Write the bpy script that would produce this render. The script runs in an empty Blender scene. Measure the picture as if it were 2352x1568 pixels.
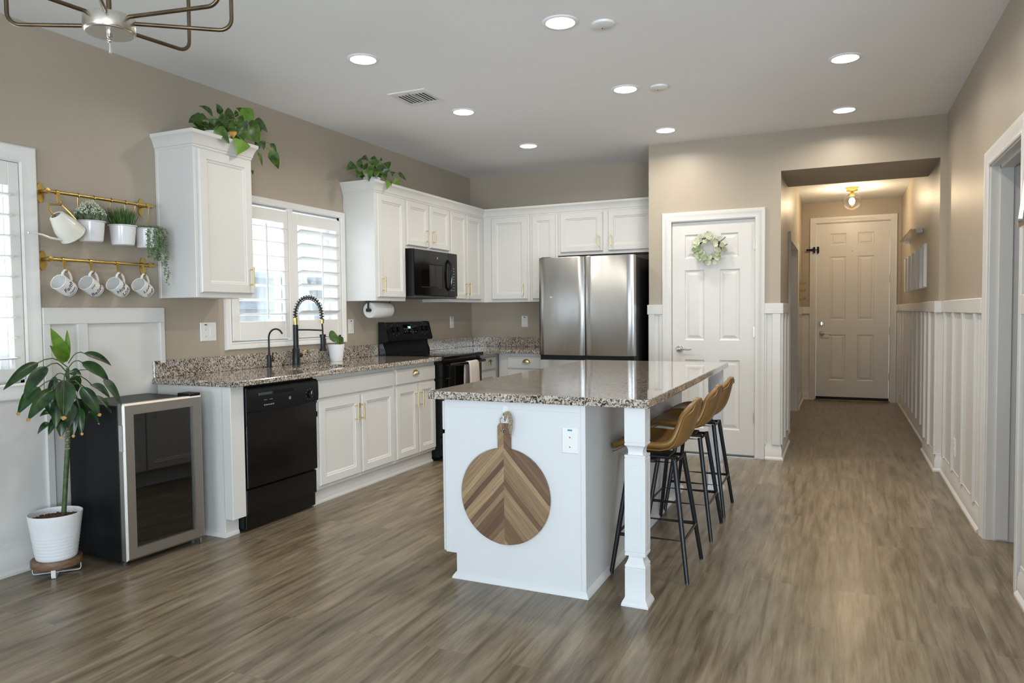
import bpy, bmesh, math, random
from math import sin, cos, pi, radians, sqrt
from mathutils import Vector, Matrix
random.seed(11)
S = bpy.context.scene
COL = S.collection

# ------------------------------------------------------------------ camera
CAM = dict(cx=3.7893, cy=-7.2368, cz=1.2878, yaw=0.4271, pitch=-0.0404, roll=-0.0100, f=1656.57)
def _basis():
    c, s = cos(CAM['yaw']), sin(CAM['yaw']); cp, sp = cos(CAM['pitch']), sin(CAM['pitch'])
    cr, sr = cos(CAM['roll']), sin(CAM['roll'])
    right = Vector((c, s, 0)); fw = Vector((-s, c, 0)); up = Vector((0, 0, 1))
    f2 = cp*fw + sp*up; u2 = -sp*fw + cp*up
    return cr*right + sr*u2, -sr*right + cr*u2, f2
CR, CU, CF = _basis()
CC = Vector((CAM['cx'], CAM['cy'], CAM['cz']))
cd = bpy.data.cameras.new('camera'); cam = bpy.data.objects.new('camera', cd); COL.objects.link(cam)
cd.sensor_fit = 'HORIZONTAL'; cd.sensor_width = 36.0; cd.lens = CAM['f']/2352*36.0
cd.clip_start = 0.05; cd.clip_end = 200
M3 = Matrix((CR, CU, -CF)).transposed()
cam.matrix_world = Matrix.Translation(CC) @ M3.to_4x4()
S.camera = cam
def at(px, py, ax, v):
    """photo pixel -> point on the plane ax = v"""
    r = CF + CR*((px-1176)/CAM['f']) - CU*((py-784)/CAM['f'])
    i = 'xyz'.index(ax)
    return CC + r*((v-CC[i])/r[i])

# ------------------------------------------------------------------ view, world, daylight
S.view_settings.view_transform = 'Standard'; S.view_settings.look = 'None'
S.view_settings.gamma = 1.0; S.view_settings.use_curve_mapping = False
S.view_settings.exposure = 0.08
W = bpy.data.worlds.new('sky'); S.world = W; W.use_nodes = True
bg = W.node_tree.nodes['Background']
bg.inputs[0].default_value = (0.80, 0.91, 1.0, 1); bg.inputs[1].default_value = 2.0

def area(name, loc, target, sx, sy, power, color):
    d = bpy.data.lights.new(name, 'AREA'); d.shape = 'RECTANGLE'; d.size = sx; d.size_y = sy
    d.energy = power; d.color = color
    o = bpy.data.objects.new(name, d); COL.objects.link(o); o.location = loc
    o.rotation_euler = (Vector(target)-Vector(loc)).to_track_quat('-Z', 'Y').to_euler()
    return o
DAY = (0.78, 0.90, 1.0)
area('daylight_great_room_glass', (6.8, -11.0, 1.15), (5.6, 0, 7.5), 3.2, 2.0, 430, DAY)
area('daylight_rear_slider', (2.3, -11.0, 1.10), (2.3, 0, 15.0), 2.5, 2.0, 160, DAY)
area('daylight_dining_window', (-0.30, -5.62, 1.5), (4, -5.62, 4.6), 1.2, 1.05, 34, DAY)
area('daylight_sink_window', (-0.30, -2.95, 1.6), (4, -2.95, 2.5), 1.1, 0.9, 16, DAY)
LAMP_W = 7.5
LAMP_C = (1.0, 0.90, 0.77)

# ------------------------------------------------------------------ materials
def mat(name, col, rough=0.5, metal=0.0, bump=None, var=None, coat=0.0, emit=None, spec=None, stretch=None):
    m = bpy.data.materials.new(name); m.use_nodes = True
    nt = m.node_tree; b = nt.nodes['Principled BSDF']
    b.inputs['Base Color'].default_value = (*col, 1)
    b.inputs['Roughness'].default_value = rough; b.inputs['Metallic'].default_value = metal
    b.inputs['Coat Weight'].default_value = coat
    if spec is not None: b.inputs['Specular IOR Level'].default_value = spec
    if emit: b.inputs['Emission Color'].default_value = (*emit[0], 1); b.inputs['Emission Strength'].default_value = emit[1]
    if bump or var:
        tc = nt.nodes.new('ShaderNodeTexCoord'); mp = nt.nodes.new('ShaderNodeMapping')
        nt.links.new(tc.outputs['Object'], mp.inputs[0])
        if stretch: mp.inputs['Scale'].default_value = stretch
    if var:
        n = nt.nodes.new('ShaderNodeTexNoise'); n.inputs['Scale'].default_value = var[0]; n.inputs['Detail'].default_value = 3
        nt.links.new(mp.outputs[0], n.inputs['Vector'])
        r = nt.nodes.new('ShaderNodeValToRGB'); a = var[1]
        c2 = var[2] if len(var) > 2 else tuple(min(1, c*(1+a)) for c in col)
        r.color_ramp.elements[0].position = 0.35; r.color_ramp.elements[1].position = 0.65
        r.color_ramp.elements[0].color = (*[c*(1-a) for c in col], 1); r.color_ramp.elements[1].color = (*c2, 1)
        nt.links.new(n.outputs[0], r.inputs[0]); nt.links.new(r.outputs[0], b.inputs['Base Color'])
    if bump:
        n = nt.nodes.new('ShaderNodeTexNoise'); n.inputs['Scale'].default_value = bump[0]; n.inputs['Detail'].default_value = 2
        nt.links.new(mp.outputs[0], n.inputs['Vector'])
        bp = nt.nodes.new('ShaderNodeBump'); bp.inputs['Strength'].default_value = bump[1]; bp.inputs['Distance'].default_value = bump[2] if len(bump) > 2 else 0.002
        nt.links.new(n.outputs[0], bp.inputs['Height']); nt.links.new(bp.outputs[0], b.inputs['Normal'])
    return m

M = {}
M['wall'] = mat('taupe_wall_paint', (0.42, 0.363, 0.288), 0.42, bump=(180, 0.10), var=(3, 0.015))
M['ceiling'] = mat('ceiling_paint', (0.88, 0.89, 0.905), 0.8, bump=(150, 0.08), var=(2, 0.01))
M['trim'] = mat('white_trim_paint', (0.70, 0.69, 0.665), 0.35, var=(4, 0.01))
M['cab'] = mat('white_cabinet_paint', (0.70, 0.69, 0.665), 0.32, var=(4, 0.01))
M['island'] = mat('white_island_paint', (0.69, 0.705, 0.72), 0.35, var=(4, 0.01))
M['shutter'] = mat('white_shutter', (0.80, 0.79, 0.77), 0.35, var=(6, 0.01))
M['brass'] = mat('brushed_brass', (0.56, 0.40, 0.13), 0.28, 1.0, var=(30, 0.05))
M['gold'] = mat('satin_gold_pull', (0.80, 0.66, 0.36), 0.32, 1.0, var=(30, 0.04))
M['black_gloss'] = mat('black_gloss_enamel', (0.004, 0.004, 0.004), 0.12, var=(5, 0.1), spec=0.35)
M['black_satin'] = mat('black_satin', (0.006, 0.007, 0.008), 0.42, var=(8, 0.1), spec=0.22)
M['black_metal'] = mat('black_metal', (0.012, 0.014, 0.017), 0.35, 0.3, var=(20, 0.1))
M['black_glass'] = mat('black_glass', (0.004, 0.004, 0.004), 0.03, var=(5, 0.1))
M['dark_grey'] = mat('dark_grey_plastic', (0.05, 0.05, 0.05), 0.4, var=(20, 0.1))
M['grey_mark'] = mat('grey_print', (0.30, 0.30, 0.30), 0.5, var=(20, 0.05))
M['steel'] = mat('brushed_steel', (0.50, 0.50, 0.49), 0.28, 1.0, bump=(40, 0.05), stretch=(1, 1, 0.05))
M['steel_frame'] = mat('steel_frame', (0.44, 0.42, 0.39), 0.46, 1.0, bump=(60, 0.05), stretch=(1, 0.1, 0.1))
M['fridge'] = mat('fridge_steel', (0.50, 0.50, 0.495), 0.17, 1.0, bump=(3.5, 0.35, 0.012), stretch=(1.3, 1, 0.28))
_b = M['fridge'].node_tree.nodes['Principled BSDF']; _b.inputs['Anisotropic'].default_value = 0.85; _b.inputs['Anisotropic Rotation'].default_value = 0.25; _b.inputs['Roughness'].default_value = 0.27
_t = M['fridge'].node_tree.nodes.new('ShaderNodeTangent'); _t.direction_type = 'RADIAL'; _t.axis = 'Z'; M['fridge'].node_tree.links.new(_t.outputs[0], _b.inputs['Tangent'])
M['grille'] = mat('grey_green_grille', (0.06, 0.085, 0.085), 0.4, var=(20, 0.1))
M['nickel'] = mat('satin_nickel', (0.62, 0.58, 0.52), 0.30, 1.0, var=(20, 0.03))
M['bronze'] = mat('antique_bronze', (0.16, 0.12, 0.075), 0.32, 1.0, var=(12, 0.2))
M['chrome'] = mat('chrome', (0.75, 0.75, 0.76), 0.10, 1.0, var=(20, 0.02))
M['white_plastic'] = mat('white_plastic', (0.80, 0.80, 0.79), 0.35, var=(20, 0.01))
M['white_ceramic'] = mat('white_ceramic', (0.80, 0.79, 0.77), 0.12, var=(10, 0.01))
M['white_enamel'] = mat('white_enamel', (0.80, 0.80, 0.82), 0.15, var=(10, 0.01))
M['cream_enamel'] = mat('cream_enamel', (0.76, 0.73, 0.64), 0.22, var=(10, 0.02))
M['pot_white'] = mat('matte_white_pot', (0.78, 0.80, 0.83), 0.45, var=(10, 0.02))
M['paper'] = mat('paper', (0.80, 0.79, 0.77), 0.9, bump=(220, 0.25), var=(30, 0.02))
M['towel'] = mat('pale_towel', (0.62, 0.56, 0.51), 0.95, bump=(250, 0.4), var=(40, 0.04))
M['slot'] = mat('dark_slot', (0.03, 0.03, 0.03), 0.6, var=(20, 0.1))
M['blue_mark'] = mat('blue_print', (0.10, 0.32, 0.45), 0.6, var=(20, 0.05))
M['ink'] = mat('black_ink', (0.02, 0.022, 0.03), 0.5, var=(20, 0.1))
M['leather'] = mat('tan_leather', (0.215, 0.112, 0.026), 0.36, bump=(260, 0.15), var=(5, 0.18))
M['leaf'] = mat('green_leaf', (0.026, 0.072, 0.010), 0.36, var=(22, 0.45, (0.065, 0.15, 0.016)))
M['leaf_light'] = mat('light_green_leaf', (0.13, 0.25, 0.03), 0.38, var=(25, 0.2))
M['leaf_dark'] = mat('dark_glossy_leaf', (0.014, 0.045, 0.016), 0.26, var=(14, 0.4, (0.030, 0.085, 0.020)))
M['leaf_tip'] = mat('dry_leaf_tip', (0.42, 0.24, 0.07), 0.7, var=(30, 0.3))
M['leaf_orange'] = mat('yellowed_leaf', (0.45, 0.24, 0.03), 0.5, var=(30, 0.2))
M['grassy'] = mat('grass_blade', (0.028, 0.075, 0.012), 0.4, var=(60, 0.5, (0.07, 0.16, 0.02)))
M['sage'] = mat('sage_leaf', (0.11, 0.15, 0.075), 0.6, var=(60, 0.35, (0.24, 0.30, 0.18)))
M['bud'] = mat('pale_buds', (0.62, 0.66, 0.52), 0.7, var=(60, 0.1))
M['pearl'] = mat('string_of_beads_leaf', (0.10, 0.17, 0.075), 0.5, var=(50, 0.4, (0.24, 0.34, 0.18)))
M['euca'] = mat('eucalyptus_leaf', (0.50, 0.54, 0.40), 0.6, var=(18, 0.18, (0.62, 0.62, 0.46)))
M['euca_dark'] = mat('eucalyptus_leaf_dark', (0.28, 0.36, 0.20), 0.6, var=(18, 0.2))
M['twig'] = mat('brown_twig', (0.06, 0.035, 0.018), 0.8, var=(60, 0.4))
M['stem'] = mat('green_cane', (0.055, 0.10, 0.028), 0.5, var=(30, 0.3))
M['bark'] = mat('cane_scar', (0.22, 0.19, 0.14), 0.8, var=(90, 0.6))
M['soil'] = mat('bark_soil', (0.12, 0.065, 0.03), 0.95, bump=(90, 0.8, 0.01), var=(90, 0.6))
M['walnut'] = mat('walnut_ring', (0.17, 0.10, 0.055), 0.5, var=(30, 0.3), stretch=(1, 1, 6))
M['rope'] = mat('jute_rope', (0.30, 0.24, 0.17), 0.9, bump=(300, 0.6), var=(160, 0.4))
M['sink'] = mat('cream_composite_sink', (0.74, 0.70, 0.62), 0.35, var=(20, 0.02))
M['stucco'] = mat('pale_stucco', (0.70, 0.72, 0.74), 0.9, bump=(60, 0.3), var=(5, 0.04))
M['stucco_band'] = mat('blue_grey_fascia', (0.55, 0.63, 0.70), 0.8, var=(5, 0.04))
M['vent_dark'] = mat('vent_shadow', (0.05, 0.055, 0.06), 0.8, var=(9, 0.1))
M['lens'] = mat('lit_lens', (1, 1, 1), 0.5, emit=((1.0, 0.97, 0.90), 14.0), var=(9, 0.0))
M['bulb'] = mat('lit_bulb', (1, 1, 1), 0.5, emit=((1.0, 0.79, 0.52), 420.0), var=(9, 0.0))
M['display'] = mat('lit_display', (0, 0, 0), 0.5, emit=((0.35, 0.85, 0.95), 2.5))
M['jamb_grey'] = mat('grey_door_paint', (0.58, 0.58, 0.57), 0.45, var=(4, 0.01))

def glass(name, tint=(1, 1, 1), refl=0.08):
    m = bpy.data.materials.new(name); m.use_nodes = True; nt = m.node_tree
    for n in list(nt.nodes): nt.nodes.remove(n)
    o = nt.nodes.new('ShaderNodeOutputMaterial'); mx = nt.nodes.new('ShaderNodeMixShader')
    t = nt.nodes.new('ShaderNodeBsdfTransparent'); t.inputs[0].default_value = (*tint, 1)
    g = nt.nodes.new('ShaderNodeBsdfGlossy'); g.inputs['Roughness'].default_value = 0.02
    lw = nt.nodes.new('ShaderNodeLayerWeight'); lw.inputs[0].default_value = 0.25
    ma = nt.nodes.new('ShaderNodeMath'); ma.operation = 'MULTIPLY_ADD'; ma.inputs[1].default_value = 0.6; ma.inputs[2].default_value = refl
    nt.links.new(lw.outputs['Fresnel'], ma.inputs[0]); nt.links.new(ma.outputs[0], mx.inputs[0])
    nt.links.new(t.outputs[0], mx.inputs[1]); nt.links.new(g.outputs[0], mx.inputs[2]); nt.links.new(mx.outputs[0], o.inputs[0])
    return m
M['glass'] = glass('window_glass', refl=0.03)
M['globe'] = glass('clear_globe_glass', (0.97, 0.95, 0.92), 0.06)
M['smoked'] = glass('smoked_cooler_glass', (0.10, 0.10, 0.10), 0.10)
M['acrylic'] = glass('clear_acrylic', (0.9, 0.93, 0.9), 0.08)

def granite():
    m = bpy.data.materials.new('speckled_granite'); m.use_nodes = True; nt = m.node_tree
    b = nt.nodes['Principled BSDF']; b.inputs['Roughness'].default_value = 0.12; b.inputs['Coat Weight'].default_value = 0.8
    b.inputs['Coat Roughness'].default_value = 0.03
    tc = nt.nodes.new('ShaderNodeTexCoord')
    n0 = nt.nodes.new('ShaderNodeTexNoise'); n0.inputs['Scale'].default_value = 45; n0.inputs['Detail'].default_value = 2
    va = nt.nodes.new('ShaderNodeVectorMath'); va.operation = 'MULTIPLY_ADD'; va.inputs[1].default_value = (0.035, 0.035, 0.035)
    nt.links.new(tc.outputs['Object'], n0.inputs['Vector']); nt.links.new(n0.outputs['Color'], va.inputs[0]); nt.links.new(tc.outputs['Object'], va.inputs[2])
    v = nt.nodes.new('ShaderNodeTexVoronoi'); v.inputs['Scale'].default_value = 165
    nt.links.new(va.outputs[0], v.inputs['Vector'])
    sp = nt.nodes.new('ShaderNodeSeparateColor'); nt.links.new(v.outputs['Color'], sp.inputs[0])
    r = nt.nodes.new('ShaderNodeValToRGB'); r.color_ramp.interpolation = 'CONSTANT'
    e = r.color_ramp.elements; e[0].position = 0; e[0].color = (0.030, 0.028, 0.028, 1)
    e[1].position = 0.20; e[1].color = (0.13, 0.11, 0.095, 1)
    for p, c in ((0.36, (0.33, 0.275, 0.22)), (0.52, (0.50, 0.44, 0.37)), (0.76, (0.62, 0.58, 0.52))):
        k = e.new(p); k.color = (*c, 1)
    nt.links.new(sp.outputs[0], r.inputs[0])
    n2 = nt.nodes.new('ShaderNodeTexNoise'); n2.inputs['Scale'].default_value = 6; n2.inputs['Detail'].default_value = 4
    nt.links.new(tc.outputs['Object'], n2.inputs['Vector'])
    mx = nt.nodes.new('ShaderNodeMix'); mx.data_type = 'RGBA'; mx.blend_type = 'MULTIPLY'
    r2 = nt.nodes.new('ShaderNodeValToRGB'); r2.color_ramp.elements[0].color = (0.82, 0.78, 0.72, 1); r2.color_ramp.elements[1].color = (1, 1, 1, 1)
    nt.links.new(n2.outputs[0], r2.inputs[0]); mx.inputs[0].default_value = 1
    nt.links.new(r.outputs[0], mx.inputs[6]); nt.links.new(r2.outputs[0], mx.inputs[7]); nt.links.new(mx.outputs[2], b.inputs['Base Color'])
    return m
M['granite'] = granite()

def planks():
    m = bpy.data.materials.new('weathered_plank_floor'); m.use_nodes = True; nt = m.node_tree; L = nt.links
    b = nt.nodes['Principled BSDF']
    tc = nt.nodes.new('ShaderNodeTexCoord'); sx = nt.nodes.new('ShaderNodeSeparateXYZ'); L.new(tc.outputs['Object'], sx.inputs[0])
    cb = nt.nodes.new('ShaderNodeCombineXYZ'); L.new(sx.outputs['Y'], cb.inputs['X']); L.new(sx.outputs['X'], cb.inputs['Y'])
    br = nt.nodes.new('ShaderNodeTexBrick'); br.offset = 0.37; br.offset_frequency = 2
    br.inputs['Scale'].default_value = 1; br.inputs['Brick Width'].default_value = 1.22; br.inputs['Row Height'].default_value = 0.18
    br.inputs['Mortar Size'].default_value = 0.0012; br.inputs['Mortar Smooth'].default_value = 0.2
    br.inputs['Color1'].default_value = (0, 0, 0, 1); br.inputs['Color2'].default_value = (1, 1, 1, 1); br.inputs['Mortar'].default_value = (0.5, 0.5, 0.5, 1)
    L.new(cb.outputs[0], br.inputs['Vector'])
    # grain coordinates: stretched along the plank, shifted per plank
    sh = nt.nodes.new('ShaderNodeVectorMath'); sh.operation = 'MULTIPLY_ADD'; sh.inputs[1].default_value = (7, 7, 7)
    L.new(br.outputs['Color'], sh.inputs[0]); L.new(tc.outputs['Object'], sh.inputs[2])
    mp = nt.nodes.new('ShaderNodeMapping'); mp.inputs['Scale'].default_value = (30, 2.2, 1); L.new(sh.outputs[0], mp.inputs[0])
    g = nt.nodes.new('ShaderNodeTexNoise'); g.inputs['Scale'].default_value = 1.0; g.inputs['Detail'].default_value = 7; g.inputs['Roughness'].default_value = 0.65; g.inputs['Distortion'].default_value = 0.35
    L.new(mp.outputs[0], g.inputs['Vector'])
    r = nt.nodes.new('ShaderNodeValToRGB'); e = r.color_ramp.elements
    e[0].position = 0.30; e[0].color = (0.089, 0.068, 0.046, 1); e[1].position = 0.70; e[1].color = (0.301, 0.268, 0.210, 1)
    for p, c in ((0.41, (0.154, 0.124, 0.084)), (0.50, (0.212, 0.178, 0.127)), (0.59, (0.255, 0.221, 0.167))):
        k = e.new(p); k.color = (*c, 1)
    L.new(g.outputs[0], r.inputs[0])
    # broad weathered patches
    mp2 = nt.nodes.new('ShaderNodeMapping'); mp2.inputs['Scale'].default_value = (11, 3.0, 1); L.new(sh.outputs[0], mp2.inputs[0])
    g2 = nt.nodes.new('ShaderNodeTexNoise'); g2.inputs['Scale'].default_value = 1.0; g2.inputs['Detail'].default_value = 4; L.new(mp2.outputs[0], g2.inputs['Vector'])
    r2 = nt.nodes.new('ShaderNodeValToRGB'); r2.color_ramp.elements[0].position = 0.3; r2.color_ramp.elements[1].position = 0.7
    r2.color_ramp.elements[0].color = (0.74, 0.73, 0.72, 1); r2.color_ramp.elements[1].color = (1.06, 1.05, 1.03, 1); L.new(g2.outputs[0], r2.inputs[0])
    mx = nt.nodes.new('ShaderNodeMix'); mx.data_type = 'RGBA'; mx.blend_type = 'MULTIPLY'; mx.inputs[0].default_value = 1
    L.new(r.outputs[0], mx.inputs[6]); L.new(r2.outputs[0], mx.inputs[7])
    # per plank tone
    r3 = nt.nodes.new('ShaderNodeValToRGB'); r3.color_ramp.elements[0].color = (0.90, 0.87, 0.82, 1); r3.color_ramp.elements[1].color = (1.10, 1.05, 0.97, 1); L.new(br.outputs['Color'], r3.inputs[0])
    mx2 = nt.nodes.new('ShaderNodeMix'); mx2.data_type = 'RGBA'; mx2.blend_type = 'MULTIPLY'; mx2.inputs[0].default_value = 1
    L.new(mx.outputs[2], mx2.inputs[6]); L.new(r3.outputs[0], mx2.inputs[7])
    mx3 = nt.nodes.new('ShaderNodeMix'); mx3.data_type = 'RGBA'; L.new(br.outputs['Fac'], mx3.inputs[0]); L.new(mx2.outputs[2], mx3.inputs[6]); mx3.inputs[7].default_value = (0.17, 0.135, 0.10, 1)
    L.new(mx3.outputs[2], b.inputs['Base Color'])
    rr = nt.nodes.new('ShaderNodeMapRange'); rr.inputs[3].default_value = 0.24; rr.inputs[4].default_value = 0.36; L.new(g.outputs[0], rr.inputs[0]); L.new(rr.outputs[0], b.inputs['Roughness'])
    bp = nt.nodes.new('ShaderNodeBump'); bp.inputs['Strength'].default_value = 0.12; bp.inputs['Distance'].default_value = 0.002; L.new(g.outputs[0], bp.inputs['Height']); L.new(bp.outputs[0], b.inputs['Normal'])
    return m
M['floor'] = planks()

def chevron():
    m = bpy.data.materials.new('chevron_wood'); m.use_nodes = True; nt = m.node_tree; L = nt.links
    b = nt.nodes['Principled BSDF']; b.inputs['Roughness'].default_value = 0.45
    tc = nt.nodes.new('ShaderNodeTexCoord'); sx = nt.nodes.new('ShaderNodeSeparateXYZ'); L.new(tc.outputs['Object'], sx.inputs[0])
    def math_(op, a, bb=None, c=None):
        n = nt.nodes.new('ShaderNodeMath'); n.operation = op
        for i, v in enumerate((a, bb, c)):
            if v is None: continue
            if isinstance(v, (int, float)): n.inputs[i].default_value = v
            else: L.new(v, n.inputs[i])
        return n.outputs[0]
    u, v = sx.outputs['X'], sx.outputs['Z']
    au = math_('ABSOLUTE', u)
    t = math_('MULTIPLY_ADD', au, 1.12, v)                 # staves fall away from the centre line
    side = math_('GREATER_THAN', u, 0.0)
    t2 = math_('MULTIPLY_ADD', side, 0.021, t)             # the two sides are staggered
    k = math_('FLOOR', math_('DIVIDE', t2, 0.036))
    idn = math_('MULTIPLY_ADD', side, 31.0, k)
    wn = nt.nodes.new('ShaderNodeTexWhiteNoise'); wn.noise_dimensions = '1D'; L.new(idn, wn.inputs['W'])
    r = nt.nodes.new('ShaderNodeValToRGB'); r.color_ramp.interpolation = 'LINEAR'; e = r.color_ramp.elements
    e[0].position = 0; e[0].color = (0.13, 0.072, 0.045, 1); e[1].position = 1; e[1].color = (0.40, 0.285, 0.165, 1)
    for p, c in ((0.3, (0.20, 0.125, 0.070)), (0.6, (0.29, 0.20, 0.115))):
        q = e.new(p); q.color = (*c, 1)
    L.new(wn.outputs['Value'], r.inputs[0])
    al = math_('MULTIPLY_ADD', v, -0.85, au)               # along the stave
    cb = nt.nodes.new('ShaderNodeCombineXYZ'); L.new(math_('MULTIPLY', al, 5.0), cb.inputs[0]); L.new(math_('MULTIPLY', t2, 70.0), cb.inputs[1]); L.new(idn, cb.inputs[2])
    n = nt.nodes.new('ShaderNodeTexNoise'); n.inputs['Scale'].default_value = 1.0; n.inputs['Detail'].default_value = 5; L.new(cb.outputs[0], n.inputs['Vector'])
    r2 = nt.nodes.new('ShaderNodeValToRGB'); r2.color_ramp.elements[0].position = 0.3; r2.color_ramp.elements[1].position = 0.7
    r2.color_ramp.elements[0].color = (0.72, 0.68, 0.64, 1); r2.color_ramp.elements[1].color = (1.12, 1.12, 1.1, 1); L.new(n.outputs[0], r2.inputs[0])
    mx = nt.nodes.new('ShaderNodeMix'); mx.data_type = 'RGBA'; mx.blend_type = 'MULTIPLY'; mx.inputs[0].default_value = 1
    L.new(r.outputs[0], mx.inputs[6]); L.new(r2.outputs[0], mx.inputs[7])
    fr = math_('FRACT', math_('DIVIDE', t2, 0.036))
    ln = math_('LESS_THAN', fr, 0.03)
    mx2 = nt.nodes.new('ShaderNodeMix'); mx2.data_type = 'RGBA'; L.new(ln, mx2.inputs[0]); L.new(mx.outputs[2], mx2.inputs[6]); mx2.inputs[7].default_value = (0.09, 0.05, 0.03, 1)
    L.new(mx2.outputs[2], b.inputs['Base Color'])
    return m
M['chevron'] = chevron()

# ------------------------------------------------------------------ mesh helpers (world coordinates)
class MB:
    def __init__(s): s.bm = bmesh.new()
    def face(s, pts):
        try: return s.bm.faces.new([s.bm.verts.new(p) for p in pts])
        except ValueError: return None
    def box(s, x0, x1, y0, y1, z0, z1, bev=0.0, seg=1):
        vs = [s.bm.verts.new((x, y, z)) for x in (x0, x1) for y in (y0, y1) for z in (z0, z1)]
        fs = [s.bm.faces.new([vs[i] for i in q]) for q in ((0, 1, 3, 2), (4, 6, 7, 5), (0, 4, 5, 1), (2, 3, 7, 6), (0, 2, 6, 4), (1, 5, 7, 3))]
        if bev:
            es = list({e for f in fs for e in f.edges})
            bmesh.ops.bevel(s.bm, geom=es, offset=bev, segments=seg, affect='EDGES', profile=0.5)
        return s
    def grid(s, rows, close_u=False, close_v=False, cap=False):
        vv = [[s.bm.verts.new(p) for p in r] for r in rows]
        R, C = len(vv), len(vv[0])
        for i in range(R if close_v else R-1):
            for j in range(C if close_u else C-1):
                a, b, c, d = vv[i][j], vv[i][(j+1) % C], vv[(i+1) % R][(j+1) % C], vv[(i+1) % R][j]
                try: s.bm.faces.new((a, b, c, d))
                except ValueError: pass
        if cap and close_u and not close_v:
            for r in (vv[0], vv[-1]):
                try: s.bm.faces.new(r)
                except ValueError: pass
        return s
    def tube(s, pts, r, seg=10, closed=False):
        pts = [Vector(p) for p in pts]; n = len(pts)
        rr = r if isinstance(r, (list, tuple)) else [r]*n
        tang = []
        for i in range(n):
            if closed: t = pts[(i+1) % n]-pts[i-1]
            else: t = pts[min(i+1, n-1)]-pts[max(i-1, 0)]
            tang.append(t.normalized())
        ref = Vector((0, 0, 1)) if abs(tang[0].z) < 0.9 else Vector((1, 0, 0))
        nx = tang[0].cross(ref).normalized(); rows = []
        for i in range(n):
            nx = (nx - tang[i]*nx.dot(tang[i])).normalized(); ny = tang[i].cross(nx)
            rows.append([pts[i] + (nx*cos(2*pi*k/seg) + ny*sin(2*pi*k/seg))*rr[i] for k in range(seg)])
        return s.grid(rows, close_u=True, close_v=closed, cap=not closed)
    def cyl(s, p0, p1, r0, r1=None, seg=16): return s.tube([p0, p1], [r0, r0 if r1 is None else r1], seg)
    def lathe(s, prof, c=(0, 0, 0), axis=(0, 0, 1), seg=28, ref=None):
        c = Vector(c); a = Vector(axis).normalized()
        rf = Vector(ref) if ref else (Vector((1, 0, 0)) if abs(a.x) < 0.9 else Vector((0, 1, 0)))
        u = (rf - a*rf.dot(a)).normalized(); w = a.cross(u)
        rows = [[c + a*z + (u*cos(2*pi*k/seg) + w*sin(2*pi*k/seg))*max(r, 1e-4) for k in range(seg)] for r, z in prof]
        return s.grid(rows, close_u=True)
    def sphere(s, c, r, sx=1, sy=1, sz=1, seg=16, rings=10):
        c = Vector(c)
        rows = [[c + Vector((sin(pi*i/rings)*cos(2*pi*k/seg)*r*sx, sin(pi*i/rings)*sin(2*pi*k/seg)*r*sy, cos(pi*i/rings)*r*sz)) if 0 < i < rings
                 else c + Vector((1e-5*cos(2*pi*k/seg), 1e-5*sin(2*pi*k/seg), r*sz*(1 if i == 0 else -1))) for k in range(seg)] for i in range(rings+1)]
        return s.grid(rows, close_u=True)
    def bead(s, c, r, up=(0, 0, 1), l=1.6):
        c = Vector(c); a = Vector(up).normalized(); u = a.orthogonal().normalized(); w = a.cross(u)
        rows = [[c - a*r*l], [c + (u*cos(2*pi*k/4) + w*sin(2*pi*k/4))*r for k in range(4)], [c + a*r*l]]
        b = [s.bm.verts.new(p) for p in rows[1]]; t0 = s.bm.verts.new(rows[0][0]); t1 = s.bm.verts.new(rows[2][0])
        for k in range(4):
            s.bm.faces.new((t0, b[(k+1) % 4], b[k])); s.bm.faces.new((t1, b[k], b[(k+1) % 4]))
        return s
    def prism(s, poly, f0, f1):
        """poly: 2D points; f0/f1 map a 2D point to 3D for the two ends"""
        a = [s.bm.verts.new(f0(*p)) for p in poly]; b = [s.bm.verts.new(f1(*p)) for p in poly]
        n = len(poly)
        for k in range(n): s.bm.faces.new((a[k], a[(k+1) % n], b[(k+1) % n], b[k]))
        s.bm.faces.new(a[::-1]); s.bm.faces.new(b)
        return s
    def sweep(s, path, prof, fn, closed=False):
        """mitred sweep: path [(u,v)], prof [(o,w)] (o to the right of the path), fn(u,v,w)->xyz"""
        P = [Vector((p[0], p[1])) for p in path]; n = len(P); rows = []
        for i in range(n):
            d0 = (P[i]-P[i-1]).normalized() if (closed or i > 0) else None
            d1 = (P[(i+1) % n]-P[i]).normalized() if (closed or i < n-1) else None
            d0 = d0 or d1; d1 = d1 or d0
            n0 = Vector((d0.y, -d0.x)); n1 = Vector((d1.y, -d1.x)); m = n0+n1
            m = m/max(1e-6, m.dot(n0)) if m.length > 1e-6 else n0
            rows.append([fn(P[i].x+m.x*o, P[i].y+m.y*o, w) for o, w in prof])
        return s.grid(rows, close_u=True, close_v=closed, cap=not closed)
    def slab(s, O, u, v, n, W_, H_, T, c=0.004, rects=(), loops=()):
        """door-like slab; O lower-left of the front plane, panels recessed by loops [(inset, depth)]"""
        O, u, v, n = Vector(O), Vector(u), Vector(v), Vector(n)
        P = lambda a, b, d: O + u*a + v*b + n*d
        us = sorted({c, W_-c, *[x for r in rects for x in (r[0], r[1])]}); vs = sorted({c, H_-c, *[x for r in rects for x in (r[2], r[3])]})
        inside = lambda a, b: any(r[0] < a < r[1] and r[2] < b < r[3] for r in rects)
        for i in range(len(us)-1):
            for j in range(len(vs)-1):
                if inside((us[i]+us[i+1])/2, (vs[j]+vs[j+1])/2): continue
                s.face([P(us[i], vs[j], 0), P(us[i+1], vs[j], 0), P(us[i+1], vs[j+1], 0), P(us[i], vs[j+1], 0)])
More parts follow.
